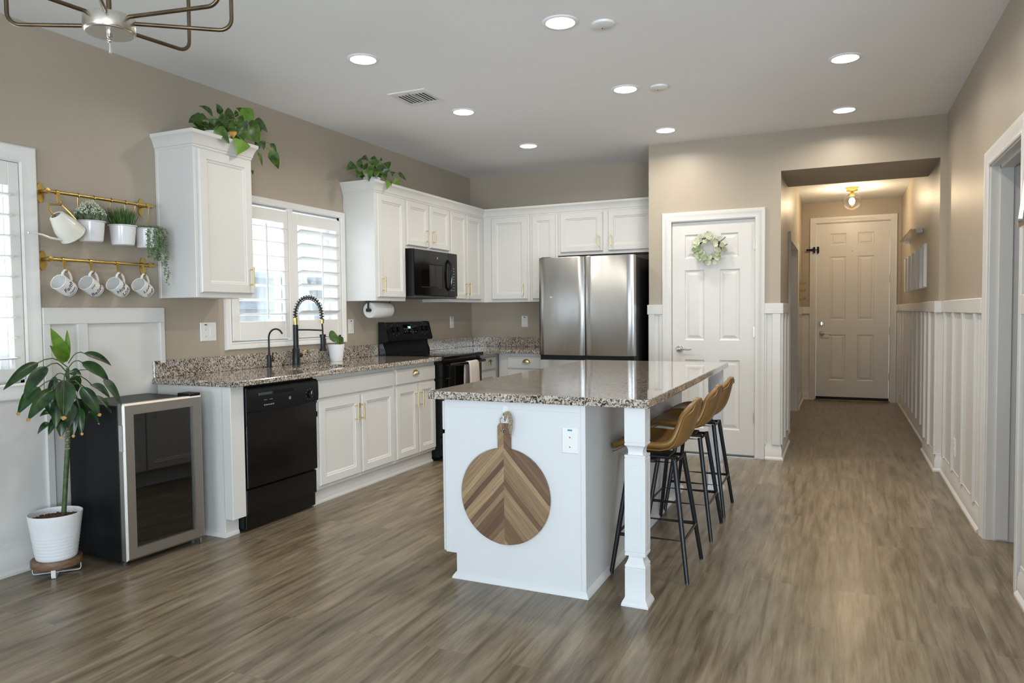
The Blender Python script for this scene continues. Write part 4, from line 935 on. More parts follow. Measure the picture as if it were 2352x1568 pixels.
# ---- outlets and switches
def outlet(label, p, n, u, kinds, cat='outlet', w=0.074, h=0.122, mark=None):
    p, n, u = Vector(p), Vector(n), Vector(u)
    t = thing('wall_outlet' if cat == 'outlet' else 'light_switch', label, cat, p, 'outlets and switches')
    O = p - u*w/2 - Z*h/2 + n*0.006
    MB().slab(O, u, Z, n, w, h, 0.006, 0.003).build('plate', M['white_plastic'], t)
    for off, k in kinds:
        c = p+u*off+n*0.006
        if k == 's':
            for dz in (0.022, -0.022):
                mb = MB(); mb.lathe([(0, 0), (0.0165, 0), (0.016, 0.0015), (0, 0.0015)], c+Z*dz, n, 20); sk_ = mb.build('socket', M['white_plastic'], t)
                mb = MB()
                for q, hh in ((-0.0065, 0.005), (0.0065, 0.004)):
                    a = c+Z*(dz+0.004)+u*q+n*0.0013; e1 = u*0.0011; e2 = Z*hh
                    mb.face([a-e1-e2, a+e1-e2, a+e1+e2, a-e1+e2])
                mb.lathe([(0, 0), (0.0028, 0), (0.0028, 0.0006), (0, 0.0006)], c+Z*(dz-0.008)+n*0.0012, n, 10); o = mb.build('slots', M['slot'], sk_, recalc=False); o.modifiers.new('s', 'SOLIDIFY').thickness = 0.0006
        else:
            O2 = c-u*0.0165-Z*0.033+n*0.003
            MB().slab(O2, u, Z, n, 0.033, 0.066, 0.003, 0.0015).build('rocker', M['white_plastic'], t)
    if mark:
        c = p+u*mark[0]+Z*0.046+n*0.0062; e1 = u*0.011; e2 = Z*0.0035
        mb = MB(); mb.face([c-e1-e2, c+e1-e2, c+e1+e2, c-e1+e2]); o = mb.build('sticker', M[mark[1]], t, recalc=False); o.modifiers.new('s', 'SOLIDIFY').thickness = 0.0004
    return t
outlet('double white plate with outlet and switch left of the window', (0, -3.742, 1.180), X, Y, [(-0.023, 's'), (0.024, 'r')], w=0.130, mark=(-0.023, 'ink'))
outlet('white single switch between the window and the paper towel', (0, -2.220, 1.182), X, Y, [(0, 'r')], 'switch', mark=(0, 'ink'))
outlet('white outlet on the window wall right of the range', (0, -0.465, 1.187), X, Y, [(0, 's')], mark=(0, 'ink'))
outlet('white outlet on the back wall beside the refrigerator', (0.652, 0, 1.187), -Y, X, [(0, 's')], mark=(0, 'ink'))
outlet('white outlet with blue mark on the island end', (2.688, IY0, 0.710), -Y, X, [(0, 's')], w=0.078, h=0.118, mark=(0, 'blue_mark'))
outlet('low white outlet on the panelled right wall', (XR-0.004, -1.36, 0.31), -X, -Y, [(0, 's')])
outlet('tall white switch plate on the panelling just inside the hall', (HL+0.004, -0.50, 1.15), X, Y, [(0, 'r')], 'switch')

# ================================================================== BAR STOOLS
def stool():
    t = thing('bar_stool', '', 'stool', (0, 0, 0), 'bar stools at the island')
    prof = [(-0.188, 0.592, 0.10), (-0.181, 0.606, 0.155), (-0.160, 0.616, 0.19), (-0.11, 0.616, 0.212), (-0.02, 0.608, 0.22), (0.06, 0.606, 0.218), (0.115, 0.618, 0.212), (0.150, 0.648, 0.205), (0.172, 0.690, 0.198), (0.188, 0.740, 0.188), (0.200, 0.790, 0.168), (0.208, 0.825, 0.140), (0.213, 0.850, 0.100), (0.215, 0.862, 0.055)]
    rows = []
    for i, (x, z, hw) in enumerate(prof):
        a = prof[max(i-1, 0)]; b = prof[min(i+1, len(prof)-1)]; tx, tz = b[0]-a[0], b[1]-a[1]; L = sqrt(tx*tx+tz*tz); nx, nz = -tz/L, tx/L
        k = 0.040 if 2 < i < 11 else 0.012
        rows.append([(x+nx*k*abs(s_)**3, s_*hw, z+nz*k*abs(s_)**3) for s_ in [(-1+2*j/12) for j in range(13)]])
    o = MB().grid(rows).build('seat_shell', M['leather'], t, sharp=180)
    md = o.modifiers.new('thick', 'SOLIDIFY'); md.thickness = 0.030; md.offset = -1
    md = o.modifiers.new('smooth', 'SUBSURF'); md.levels = 2; md.render_levels = 2
    mb = MB(); seam = [Vector((r[0], 0, r[1])) for r in prof]
    edge = [Vector(r[0])+Vector((0, -0.002, -0.010)) for r in rows[1:-1]]
    MB().tube([e+Vector((0.004, 0.003, -0.004)) for e in edge], 0.003, 6).tube([Vector((e.x+0.004, -e.y-0.003, e.z-0.004)) for e in edge], 0.003, 6).build('piping', M['leather'], t)
    mb = MB().box(-0.115, 0.10, -0.018, 0.018, 0.552, 0.570, bev=0.003).box(-0.02, 0.016, -0.125, 0.125, 0.552, 0.570, bev=0.003).box(-0.075, 0.075, -0.075, 0.075, 0.568, 0.580, bev=0.003)
    mb.tube([(-0.11, -0.11, 0.556), (0.11, -0.11, 0.556), (0.11, 0.11, 0.556), (-0.11, 0.11, 0.556)], 0.010, 8, closed=True)
    mb.build('seat_frame', M['black_metal'], t)
    for sx in (-1, 1):
        for sy in (-1, 1):
            l = MB().tube([(sx*0.108, sy*0.108, 0.565), (sx*0.147, sy*0.150, 0.28), (sx*0.184, sy*0.190, 0.006)], [0.0130, 0.0125, 0.0105], 12).build('leg', M['black_metal'], t)
            MB().cyl((sx*0.184, sy*0.190, 0.0), (sx*0.1836, sy*0.1896, 0.010), 0.0095, None, 10).build('foot_cap', M['dark_grey'], l)
    q = 0.1625
    MB().tube([(-q, -q, 0.195), (q, -q, 0.195), (q, q, 0.195), (-q, q, 0.195)], 0.0095, 10, closed=True).build('footrest', M['black_metal'], t)
    return t
st = stool(); st.location = (2.960, -3.668, 0)
st['label'] = 'tan bar stool right behind the near island post'
dup(st, (2.960, -2.98, 0), 'tan bar stool in the middle of the three at the island')
dup(st, (2.958, -2.475, 0), 'tan bar stool nearest the pantry door')

# ================================================================== TAPS AND COUNTER THINGS
fa = thing('kitchen_faucet', 'tall black kitchen faucet with coiled spring neck at the sink', 'faucet', (0.072, -2.985, CZ1))
bx_, by_ = 0.072, -2.985
MB().lathe([(0, 0), (0.030, 0), (0.030, 0.005), (0.027, 0.008), (0.027, 0.118), (0.024, 0.124), (0.0195, 0.126), (0.0195, 0.300), (0.0, 0.300)], (bx_, by_, CZ1), Z, 20).build('body', M['black_metal'], fa)
MB().lathe([(0, 0), (0.015, 0), (0.015, 0.052), (0, 0.052)], (bx_, by_, CZ1+0.30), Z, 18).build('gold_collar', M['brass'], fa)['label'] = 'gold collar on faucet'
R2 = 0.115; zb = CZ1+0.352; arc = [Vector((bx_, by_, zb+0.02*k)) for k in range(0, 2)]
arc = [Vector((bx_, by_, zb)), Vector((bx_, by_, zb+0.03))] + [Vector((bx_+R2-R2*cos(pi*k/16), by_+0.02*k/16, zb+0.03+R2*sin(pi*k/16)*1.05)) for k in range(1, 16)] + [Vector((bx_+2*R2, by_+0.02, zb+0.02)), Vector((bx_+2*R2+0.003, by_+0.02, zb-0.015))]
MB().tube(arc, 0.0055, 10).build('neck_hose', M['black_metal'], fa)
Ls = [0]
for i in range(1, len(arc)): Ls.append(Ls[-1]+(arc[i]-arc[i-1]).length)
def along(s_):
    for i in range(1, len(arc)):
        if s_ <= Ls[i]: k = (s_-Ls[i-1])/(Ls[i]-Ls[i-1]); return arc[i-1].lerp(arc[i], k), (arc[i]-arc[i-1]).normalized()
    return arc[-1], (arc[-1]-arc[-2]).normalized()
N = 22*14; pts = []
for i in range(N+1):
    p, t = along(Ls[-1]*i/N*0.999); nn = t.cross(Y).normalized(); pts.append(p+(nn*cos(2*pi*i/14)+t.cross(nn)*sin(2*pi*i/14))*0.0150)
MB().tube(pts, 0.0033, 6).build('spring_coil', M['black_metal'], fa)
ex = bx_+2*R2+0.003
MB().lathe([(0, 0), (0.014, 0), (0.014, 0.028), (0, 0.028)], (ex, by_+0.02, zb-0.043), Z, 16).build('gold_collar', M['brass'], fa)['label'] = 'gold collar on faucet'
MB().tube([(ex, by_+0.02, zb-0.04), (ex+0.004, by_+0.02, zb-0.10), (ex+0.004, by_+0.02, zb-0.13)], 0.006, 10).build('hose', M['black_metal'], fa)
MB().lathe([(0, 0), (0.026, 0), (0.026, 0.010), (0.020, 0.026), (0.018, 0.06), (0.018, 0.118), (0.013, 0.122), (0, 0.122)], (ex+0.004, by_+0.02, CZ1+0.105), Z, 18).box(ex+0.018, ex+0.030, by_+0.012, by_+0.028, CZ1+0.15, CZ1+0.20, bev=0.003).build('spray_head', M['black_metal'], fa)
MB().tube([(bx_, by_, CZ1+0.262), (bx_+0.12, by_+0.01, CZ1+0.262), (ex, by_+0.02, CZ1+0.258)], 0.006, 10).lathe([(0.019, 0), (0.023, 0), (0.023, 0.02), (0.019, 0.02)], (ex+0.004, by_+0.02, CZ1+0.208), Z, 16).build('docking_arm', M['black_metal'], fa)
MB().lathe([(0, 0), (0.017, 0), (0.017, 0.036), (0, 0.036)], (bx_, by_+0.022, CZ1+0.07), Y, 16).build('valve', M['black_metal'], fa)
MB().tube([(bx_, by_+0.05, CZ1+0.07), (bx_+0.01, by_+0.10, CZ1+0.105)], [0.0055, 0.0045], 8).build('lever', M['brass'], fa)['label'] = 'gold lever'
ft = thing('water_tap', 'slim black filtered water tap left of the spring faucet', 'faucet', (0.068, -3.262, CZ1))
fx_, fy_ = 0.068, -3.262
MB().lathe([(0, 0), (0.021, 0), (0.021, 0.004), (0.0155, 0.006), (0.0155, 0.085), (0.008, 0.088), (0, 0.088)], (fx_, fy_, CZ1), Z, 18).build('base', M['black_metal'], ft)
zs = CZ1+0.215; r_ = 0.060
MB().tube([(fx_, fy_, CZ1+0.08), (fx_, fy_, zs)] + [(fx_+r_-r_*cos(pi*k/14*0.86), fy_+0.012*k/14, zs+r_*sin(pi*k/14*0.86)) for k in range(1, 15)], 0.0062, 10).build('spout', M['black_metal'], ft)
MB().lathe([(0, 0), (0.011, 0), (0.011, 0.026), (0, 0.026)], (fx_, fy_+0.014, CZ1+0.05), Y, 14).tube([(fx_, fy_+0.032, CZ1+0.05), (fx_+0.002, fy_+0.034, CZ1+0.105)], 0.004, 8).build('lever', M['black_metal'], ft)
# small pot on the counter
sp_ = thing('potted_plant', 'small ribbed white pot with two round leaves beside the sink', 'plant', (0.115, -2.565, CZ1))
pc = (0.115, -2.565, CZ1)
prof = [(0, 0), (0.046, 0)] + [(0.047+0.019*k/28+(0.0009 if k % 2 else 0), 0.135*k/28) for k in range(1, 29)] + [(0.062, 0.136), (0.060, 0.118), (0, 0.118)]
MB().lathe(prof, pc, Z, 32).build('pot', M['pot_white'], sp_)
MB().lathe([(0, 0.116), (0.058, 0.116), (0.05, 0.119), (0, 0.121)], pc, Z, 20).build('soil', M['soil'], sp_)
b_ = Vector(pc)+Z*0.12
MB().tube([b_, b_+Vector((0.0, -0.01, 0.03)), b_+Vector((0.01, -0.028, 0.062))], 0.003, 7).tube([b_+Vector((0, 0.012, 0)), b_+Vector((0, 0.026, 0.035)), b_+Vector((0.0, 0.032, 0.06))], 0.0025, 7).build('stem', M['leaf_light'], sp_)
MB().leaf(b_+Vector((0.006, 0.004, 0.090)), b_+Vector((0.022, -0.105, 0.058)), 0.098, (1, -0.7, 0.2), 0.006, 'oval', 10, 0.10).leaf(b_+Vector((0, 0.018, 0.072)), b_+Vector((0.012, 0.058, 0.012)), 0.066, (1, -0.7, 0.2), 0.006, 'oval', 10, 0.10).build('leaves', M['leaf'], sp_)

# ================================================================== BRASS RAILS AND WHAT HANGS ON THEM
def rail(label, z0, ya, yb):
    t = thing('wall_rail', label, 'rail', (0, (ya+yb)/2, z0), 'brass wall rails')
    MB().tube([(0.058, ya-0.006, z0), (0.058, yb+0.012, z0)], 0.0085, 14).build('bar', M['brass'], t)
    for y in (ya, yb):
        MB().prism([(y+0.020*sin(a)*(1.0 if abs(cos(a)) < 0.85 else 0.9), z0-0.006+0.052*cos(a)) for a in [2*pi*k/28 for k in range(28)]], lambda u, v: (0.0, u, v), lambda u, v: (0.007, u, v)).build('wall_plate', M['brass'], t)
        MB().lathe([(0, 0), (0.013, 0), (0.010, 0.006), (0.010, 0.048), (0.014, 0.052), (0.014, 0.068), (0, 0.070)], (0.004, y, z0), X, 16).build('bracket', M['brass'], t)
    MB().lathe([(0, 0), (0.013, 0), (0.013, 0.020), (0, 0.022)], (0.058, yb+0.008, z0), Y, 16).build('end_cap', M['brass'], t)
    return t
RZ1, RZ2 = 1.938, 1.588
rail('upper brass rail with the hanging white planters', RZ1, -4.815, -4.222)
rail('lower brass rail with the four hanging mugs', RZ2, -4.815, -4.222)
def hook_mesh(y, z):
    """flat hook: ring round the rail, tapering strap, upturned tip"""
    mb = MB().lathe([(0.0088, 0), (0.0125, 0), (0.0125, 0.016), (0.0088, 0.016), (0.0088, 0)], (0.058, y-0.008, z), Y, 16)
    mb.prism([(y-0.0085, z-0.006), (y+0.0085, z-0.006), (y+0.0035, z-0.052), (y-0.0035, z-0.052)], lambda u, v: (0.066, u, v), lambda u, v: (0.070, u, v))
    mb.tube([(0.068, y, z-0.048), (0.070, y, z-0.060), (0.080, y, z-0.067), (0.090, y, z-0.062), (0.094, y, z-0.046)], 0.0032, 8)
    return mb
def hook(y, z, label): return single('rail_hook', hook_mesh(y, z), M['brass'], label, 'hook', 'brass rail hooks')
HY = (-4.742, -4.592, -4.432, -4.272)
for y, l in zip(HY, ('brass hook holding the mug nearest the shuttered window', 'brass hook holding the second mug from the window', 'brass hook holding the third mug from the window', 'brass hook holding the mug nearest the wall cabinet')): hook(y, RZ2, l)
hook(-4.762, RZ1, 'brass hook holding the cream watering can')

# mugs: axis from base to mouth
def mug_local(words):
    t = thing('mug', '', 'mug', (0, 0, 0), 'white lettered mugs on the lower rail')
    r, h = 0.043, 0.098
    prof = [(0, 0), (r-0.006, 0), (r-0.001, 0.004), (r, 0.012), (r*0.99, 0.05), (r*1.0, h-0.002), (r-0.002, h), (r-0.004, h-0.002), (r-0.0045, 0.012), (r-0.008, 0.006), (0, 0.006)]
    MB().lathe(prof, (0, 0, 0), Z, 36).build('body', M['white_ceramic'], t)
    hp = [(-0.039, 0, 0.086), (-0.055, 0, 0.092), (-0.073, 0, 0.086), (-0.080, 0, 0.070), (-0.074, 0, 0.046), (-0.058, 0, 0.026), (-0.040, 0, 0.018)]
    MB().tube(hp, [0.0075, 0.0065, 0.006, 0.006, 0.006, 0.0065, 0.0075], 10).build('handle', M['white_ceramic'], t)
    MB().lathe([(r+0.0003, 0.010), (r+0.0008, 0.011), (r+0.0003, 0.012)], (0, 0, 0), Z, 36).lathe([(r+0.0003, 0.015), (r+0.0007, 0.0155), (r+0.0003, 0.016)], (0, 0, 0), Z, 36).build('band', M['ink'], t)
    for k, (wd, size, z, sh) in enumerate(words):
        ang0 = radians(72)
        def fn(u, v, w, z=z, lift=size*0.33): a = ang0 + u/r; return ((r+0.0006+w)*cos(a), (r+0.0006+w)*sin(a), z+v-lift)
        text_mb(wd, size, fn, 0.0003, sh).build('lettering', M['ink'], t)
    return t
MAX_ = Vector((0.27, -0.85, 0.43)).normalized()          # base -> mouth
def place_mug(t, y, hz):
    up = Vector((0.05, 0.1, 1)); up = (up-MAX_*up.dot(MAX_)).normalized()
    xx = -up; yy_ = MAX_.cross(xx)
    R3 = Matrix((xx, yy_, MAX_)).transposed()
    grip = R3 @ Vector((-0.074, 0, 0.075))
    t.rotation_euler = R3.to_euler(); t.location = Vector((0.081, y, hz)) - grip
for (words, lab), y in zip(((([('Faith', 0.034, 0.058, 0.35), ('makes', 0.017, 0.028, 0.1)]), 'white mug lettered Faith, hanging nearest the shuttered window'),
                            ([('always', 0.012, 0.080, 0.2), ('Believe', 0.034, 0.036, 0.35)], 'white mug lettered Believe, hanging second from the window'),
                            ([('Hope', 0.034, 0.064, 0.35), ('Live', 0.032, 0.028, 0.3)], 'white mug lettered Hope and Live, third from the window'),
                            ([('Love', 0.030, 0.064, 0.35), ('Laugh', 0.022, 0.028, 0.3)], 'white mug lettered Love, hanging nearest the wall cabinet')), HY):
    m_ = mug_local(words); m_['label'] = lab; place_mug(m_, y, RZ2-0.060)

# watering can
wc = thing('watering_can', 'cream watering can with brass handle tipped on the upper rail', 'watering can', (0.10, -4.76, 1.75))
b0 = Vector((0.115, -4.718, 1.712)); ax_ = Vector((0.10, -0.72, 0.70)).normalized()
MB().lathe([(0, 0), (0.062, 0), (0.068, 0.005), (0.067, 0.012), (0.062, 0.060), (0.059, 0.072), (0.036, 0.136), (0.025, 0.142), (0.023, 0.138), (0.030, 0.132), (0.046, 0.075), (0.052, 0.01), (0, 0.008)], b0, ax_, 28).build('body', M['cream_enamel'], wc)
sd = ax_.cross(X).normalized()
if sd.z > 0: sd = -sd
q0 = b0+ax_*0.025+sd*0.055
MB().tube([q0-sd*0.006, q0+sd*0.012+ax_*0.004, Vector((0.125, -4.850, 1.690)), Vector((0.125, -4.885, 1.702)), Vector((0.12, -4.925, 1.708)), Vector((0.12, -4.955, 1.707))], [0.007, 0.0065, 0.006, 0.0052, 0.0046, 0.004], 10).build('spout', M['cream_enamel'], wc)
top = b0+ax_*0.140
MB().tube([top+sd*0.004+Vector((0.0, -0.004, -0.012)), top+Vector((0.0, -0.035, 0.025)), top+Vector((-0.005, -0.030, 0.050)), Vector((0.081, -4.772, RZ1-0.066)), Vector((0.081, -4.752, RZ1-0.067)), b0-sd*0.062+ax_*0.052+Vector((0, 0.004, 0.008)), b0-sd*0.057+ax_*0.020], 0.0050, 10).build('handle', M['brass'], wc)

# hanging planters
def planter(label, y, ztop, kind, r=0.072, h=0.112, x=0.086):
    t = thing('hanging_planter', label, 'planter', (x, y, ztop-h), 'white planters on the upper rail')
    MB().lathe([(0, 0), (r*0.72, 0), (r*0.79, 0.004), (r*0.83, 0.014), (r*0.95, h-0.006), (r*1.06, h-0.003), (r*1.06, h), (r*0.95, h-0.001), (r*0.93, h-0.018), (0, h-0.018)], (x, y, ztop-h), Z, 36).build('pot', M['white_enamel'], t)
    for dy in (-0.045, 0.045):
        MB().tube([(0.062, y+dy-0.011, RZ1+0.004)] + [(0.058+0.0115*cos(a), y+dy, RZ1+0.0115*sin(a)) for a in [radians(120-40*k) for k in range(7)]] + [(0.050, y+dy, RZ1-0.03), (x-r*0.6, y+dy*0.9, ztop+0.02), (x-r*0.55, y+dy*0.9, ztop-0.008)], 0.0022, 6).build('hanger', M['brass'], t)
    c = Vector((x, y, ztop-0.012)); mb = MB(); rnd = random.Random(len(kind))
    if kind == 'flower':
        for i in range(900):
            a, rr_ = rnd.uniform(0, 2*pi), rnd.random()**0.5; hgt = 0.115*(1-0.55*rr_*rr_)*rnd.uniform(0.55, 1.05)
            b = c+Vector((cos(a)*rr_*r*0.7, sin(a)*rr_*r*0.7, 0)); e = c+Vector((cos(a)*rr_*r*1.02, sin(a)*rr_*r*1.12, hgt))
            e.x = max(e.x, 0.012); mb.leaf(b.lerp(e, 0.35), e, 0.0045, (1, rnd.uniform(-1, 0.4), 0.4), 0.002, 'lance', 3, 0.2)
        mb.build('foliage', M['sage'], t)
        mb = MB()
        for i in range(420):
            a, rr_ = rnd.uniform(0, 2*pi), rnd.random()**0.5; hgt = 0.118*(1-0.6*rr_*rr_)*rnd.uniform(0.8, 1.08)
            e = c+Vector((cos(a)*rr_*r*1.02, sin(a)*rr_*r*1.14, hgt)); e.x = max(e.x, 0.014)
            mb.bead(e, rnd.uniform(0.002, 0.0042), (rnd.uniform(-1, 1), rnd.uniform(-1, 1), 1.5), 1.5)
        mb.build('buds', M['bud'], t)['label'] = 'pale buds'
    elif kind == 'grass':
        for i in range(210):
            a, rr_ = rnd.uniform(0, 2*pi), rnd.random()**0.5; b = c+Vector((cos(a)*rr_*r*0.75, sin(a)*rr_*r*0.75, 0))
            sp = rnd.uniform(0.3, 1.0); e = b+Vector((cos(a)*rr_*0.038*sp, sin(a)*rr_*0.055*sp-0.006, rnd.uniform(0.085, 0.130)*(1-0.2*rr_))); e.x = max(e.x, 0.01)
            mb.leaf(b, e, 0.005, (1, rnd.uniform(-1, 0.5), 0.2), 0.0, 'lance', 4, 0.15, rnd.uniform(-0.004, 0.004))
        mb.build('blades', M['grassy'], t)
    else:
        for i in range(74):
            a = rnd.uniform(-0.75, 1.9); ro = rnd.uniform(0.55, 1.12); p = c+Vector((cos(a)*r*ro, sin(a)*r*ro+0.006, 0.004))
            p.x = max(p.x, 0.03); p.y = min(p.y, -4.135); L = rnd.uniform(0.07, 0.19)
            if 5 < i < 9: L = 0.24+0.028*(i-5); p = c+Vector((0.055+0.012*(i-7), 0.078+0.004*(i-7), 0))
            if 9 <= i < 12: L = 0.215; p = c+Vector((0.076, 0.036+0.006*(i-10), 0))
            q = c+(p-c)*0.35+Vector((0, 0, 0.022)); top = p+Vector((0, 0, 0.016))
            path = [q, top]; z = p.z
            n_ = int(L/0.0095); drift = rnd.uniform(-0.012, 0.012)
            for k in range(n_): path.append(p+Vector((0.006*sin(k*0.5+i), drift*k/n_+0.004*sin(k*0.7+i*2), -0.0095*k)))
            for k in range(len(path)):
                u_ = Vector((rnd.uniform(-1, 1), rnd.uniform(-1, 1), rnd.uniform(-0.6, 0.4)))
                for q_ in range(2): mb.bead(path[k]+Vector((rnd.uniform(-1, 1), rnd.uniform(-1, 1), rnd.uniform(-1, 1)))*0.0055, rnd.uniform(0.0026, 0.0040), u_ if q_ else -u_.cross(Z)+Z*0.3, 1.9)
        for i in range(150):
            a, rr_ = rnd.uniform(0, 2*pi), rnd.random()**0.5; mb.bead(c+Vector((cos(a)*rr_*r*0.9, sin(a)*rr_*r*0.9, rnd.uniform(0.0, 0.028))), 0.0038, (rnd.uniform(-1, 1), rnd.uniform(-1, 1), 0.6), 1.9)
        tag(mb.build('trailing_strands', M['pearl'], t), kind='stuff')
    return t
planter('white hanging planter with pale flowering herb', -4.600, 1.803, 'flower')
planter('white hanging planter with spiky green grass', -4.408, 1.800, 'grass')
planter('white hanging planter with long trailing green strands', -4.252, 1.797, 'trailing', r=0.066)

# ================================================================== PLANTS
rnd = random.Random(5)
def pothos(label, potc, potr, poth, leaves, lights, extra, orange=()):
    t = thing('potted_pothos', label, 'plant', potc, 'trailing pothos on the cabinets')
    MB().lathe([(0, 0), (potr*0.78, 0), (potr*0.82, 0.006), (potr, poth), (potr*0.93, poth), (potr*0.86, poth-0.02), (0, poth-0.02)], potc, Z, 28).build('pot', M['pot_white'], t)
    root = Vector(potc)+Z*(poth-0.01)
    mb, ml, ms, mo = MB(), MB(), MB(), MB()
    for i, (bx0, by0, tx, ty, w, dep, dt) in enumerate(leaves):
        b = at(bx0, by0, 'x', dep); e = at(tx, ty, 'x', dep+dt); wm = w/(228.0 if bx0 < 700 else 205.0)
        tgt = ml if i in lights else (mo if i in orange else mb)
        tgt.leaf(b, e, wm, (1, rnd.uniform(-0.9, -0.2), rnd.uniform(0.0, 0.5)), rnd.uniform(0.0, 0.012), 'heart', 9, 0.18, rnd.uniform(0, 0.01))
        mid = (root+b)/2+Vector((0.02, 0, 0.04)); ms.tube([root+Vector((rnd.uniform(-1, 1), rnd.uniform(-1, 1), 0))*potr*0.4, mid, b], 0.0018, 6)
    for i in range(extra):
        a = rnd.uniform(0, 2*pi); rr_ = rnd.uniform(0.3, 1.25)*potr; b = root+Vector((cos(a)*rr_, sin(a)*rr_*1.3, rnd.uniform(0.0, 0.11)))
        e = b+Vector((cos(a)*0.06, sin(a)*0.07, rnd.uniform(-0.05, 0.03))); b.x, e.x = max(b.x, 0.03), max(e.x, 0.02)
        mb.leaf(b, e, rnd.uniform(0.045, 0.07), (1, rnd.uniform(-1, 0.3), rnd.uniform(0.1, 0.9)), 0.006, 'heart', 8, 0.15); ms.tube([root, (root+b)/2+Z*0.02, b], 0.0016, 5)
    mb.build('leaves', M['leaf'], t, recalc=False)
    ml.build('pale_leaves', M['leaf_light'], t, recalc=False)['label'] = 'pale green leaves'
    if orange: mo.build('yellowed_leaf', M['leaf_orange'], t, recalc=False)['label'] = 'yellowed leaf'
    ms.build('stems', M['leaf_light'], t)
    return t
LA = [(489, 267, 456, 243, 10, .20, 0), (476, 272, 452, 278, 12, .22, 0), (507, 263, 497, 238, 10, .18, 0), (558, 275, 580, 250, 24, .25, 0), (557, 257, 541, 248, 9, .22, 0), (541, 269, 540, 252, 8, .20, 0),
      (582, 279, 615, 305, 19, .26, 0), (570, 283, 602, 301, 16, .28, 0), (492, 296, 527, 330, 22, .33, .03), (559, 323, 544, 357, 24, .375, .01), (592, 347, 602, 382, 7, .30, 0), (621, 345, 640, 388, 17, .30, 0),
      (577, 391, 581, 402, 6, .16, 0), (568, 298, 596, 328, 32, .33, .02), (514, 263, 540, 274, 20, .22, 0), (501, 272, 520, 283, 20, .24, 0), (494, 272, 497, 292, 24, .26, 0), (541, 273, 558, 292, 20, .28, 0), (592, 322, 592, 350, 9, .33, 0),
      (597, 324, 606, 345, 14, .31, 0), (524, 288, 540, 301, 22, .30, 0), (530, 302, 536, 318, 15, .335, .01), (548, 285, 566, 305, 24, .30, .02), (508, 283, 522, 300, 22, .29, 0), (620, 330, 636, 355, 9, .29, 0), (552, 300, 560, 322, 20, .33, 0)]
pothos('leafy pothos trailing over the lone wall cabinet left of the window', (0.20, -3.82, 2.302), 0.085, 0.13, LA, {3, 9}, 30, {21})
LB = [(816, 379, 796, 391, 16, .20, 0), (819, 372, 834, 388, 17, .22, 0), (846, 366, 828, 366, 12, .20, 0), (865, 364, 849, 366, 8, .2, 0), (852, 368, 857, 383, 13, .24, 0), (864, 365, 861, 384, 12, .25, 0), (878, 366, 871, 369, 6, .2, 0),
      (883, 374, 891, 393, 20, .26, 0), (893, 371, 893, 383, 4, .26, 0), (842, 388, 847, 417, 19, .34, .02), (862, 388, 863, 409, 17, .32, .02), (849, 382, 853, 393, 20, .28, 0), (881, 397, 886, 414, 11, .28, 0), (893, 417, 888, 436, 10, .365, .01),
      (904, 420, 922, 416, 14, .30, 0), (914, 397, 933, 414, 9, .28, 0), (901, 394, 901, 405, 9, .27, 0), (826, 394, 818, 407, 12, .24, 0), (897, 415, 899, 428, 4, .36, 0), (815, 390, 819, 397, 7, .24, 0), (871, 378, 874, 395, 16, .26, 0), (835, 378, 842, 394, 16, .25, 0)]
pothos('smaller pothos on the cabinet run right of the window', (0.20, -2.16, 2.302), 0.075, 0.125, LB, {13, 14}, 22)

# dracaena on its little stand
pcx, pcy = 0.205, -4.925
ps = thing('plant_stand', 'low walnut ring plant stand on white strap legs', 'stand', (pcx, pcy, 0))
MB().lathe([(0.088, 0.046), (0.112, 0.046), (0.114, 0.050), (0.114, 0.076), (0.112, 0.080), (0.088, 0.080), (0.088, 0.046)], (pcx, pcy, 0), Z, 40).build('ring', M['walnut'], ps)
for ang in (-42, 48):
    a = radians(ang); u = Vector((cos(a), sin(a), 0)); v = Vector((-sin(a), cos(a), 0)); mb = MB(); rows = []
    pth = [(-0.106, 0.076), (-0.106, 0.012), (-0.101, 0.004), (-0.094, 0.0015), (0.094, 0.0015), (0.101, 0.004), (0.106, 0.012), (0.106, 0.076)]
    inn = [(-0.103, 0.076), (-0.103, 0.013), (-0.099, 0.0065), (-0.093, 0.0045), (0.093, 0.0045), (0.099, 0.0065), (0.103, 0.013), (0.103, 0.076)]
    c = Vector((pcx, pcy, 0.0 if ang < 0 else 0.0032))
    for (o1, z1), (o2, z2) in zip(pth, inn): rows.append([c+u*o1-v*0.0095+Z*z1, c+u*o1+v*0.0095+Z*z1, c+u*o2+v*0.0095+Z*z2, c+u*o2-v*0.0095+Z*z2])
    mb.grid(rows, close_u=True, cap=True).build('leg', M['white_plastic'], ps)
dp = thing('potted_dracaena', 'tall cane plant with drooping dark leaves in a white pot', 'plant', (pcx, pcy, 0.080))
prof = [(0, 0), (0.086, 0), (0.090, 0.004)]
for k in range(1, 41):
    z = 0.225*k/40; prof.append((0.090+0.031*k/40 + (0.0014*(1 if k % 3 == 0 else 0) if k < 24 else 0), z))
prof += [(0.1205, 0.228), (0.118, 0.228), (0.112, 0.195), (0, 0.195)]
MB().lathe(prof, (pcx, pcy, 0.080), Z, 48).build('pot', M['pot_white'], dp)
mb = MB(); mb.lathe([(0, 0.19), (0.112, 0.19), (0.108, 0.198), (0.05, 0.202), (0, 0.203)], (pcx, pcy, 0.080), Z, 30)
for i in range(160):
    a, q = rnd.uniform(0, 2*pi), 0.104*sqrt(rnd.random()); mb.bead((pcx+cos(a)*q, pcy+sin(a)*q, 0.281), rnd.uniform(0.004, 0.007), (rnd.uniform(-1, 1), rnd.uniform(-1, 1), 0.3), 1.5)
mb.build('soil', M['soil'], dp)
D0 = 0.205
stem_px = [(146, 1180), (151, 1100), (155, 1030), (158, 985), (157, 930), (156, 880), (155, 845)]
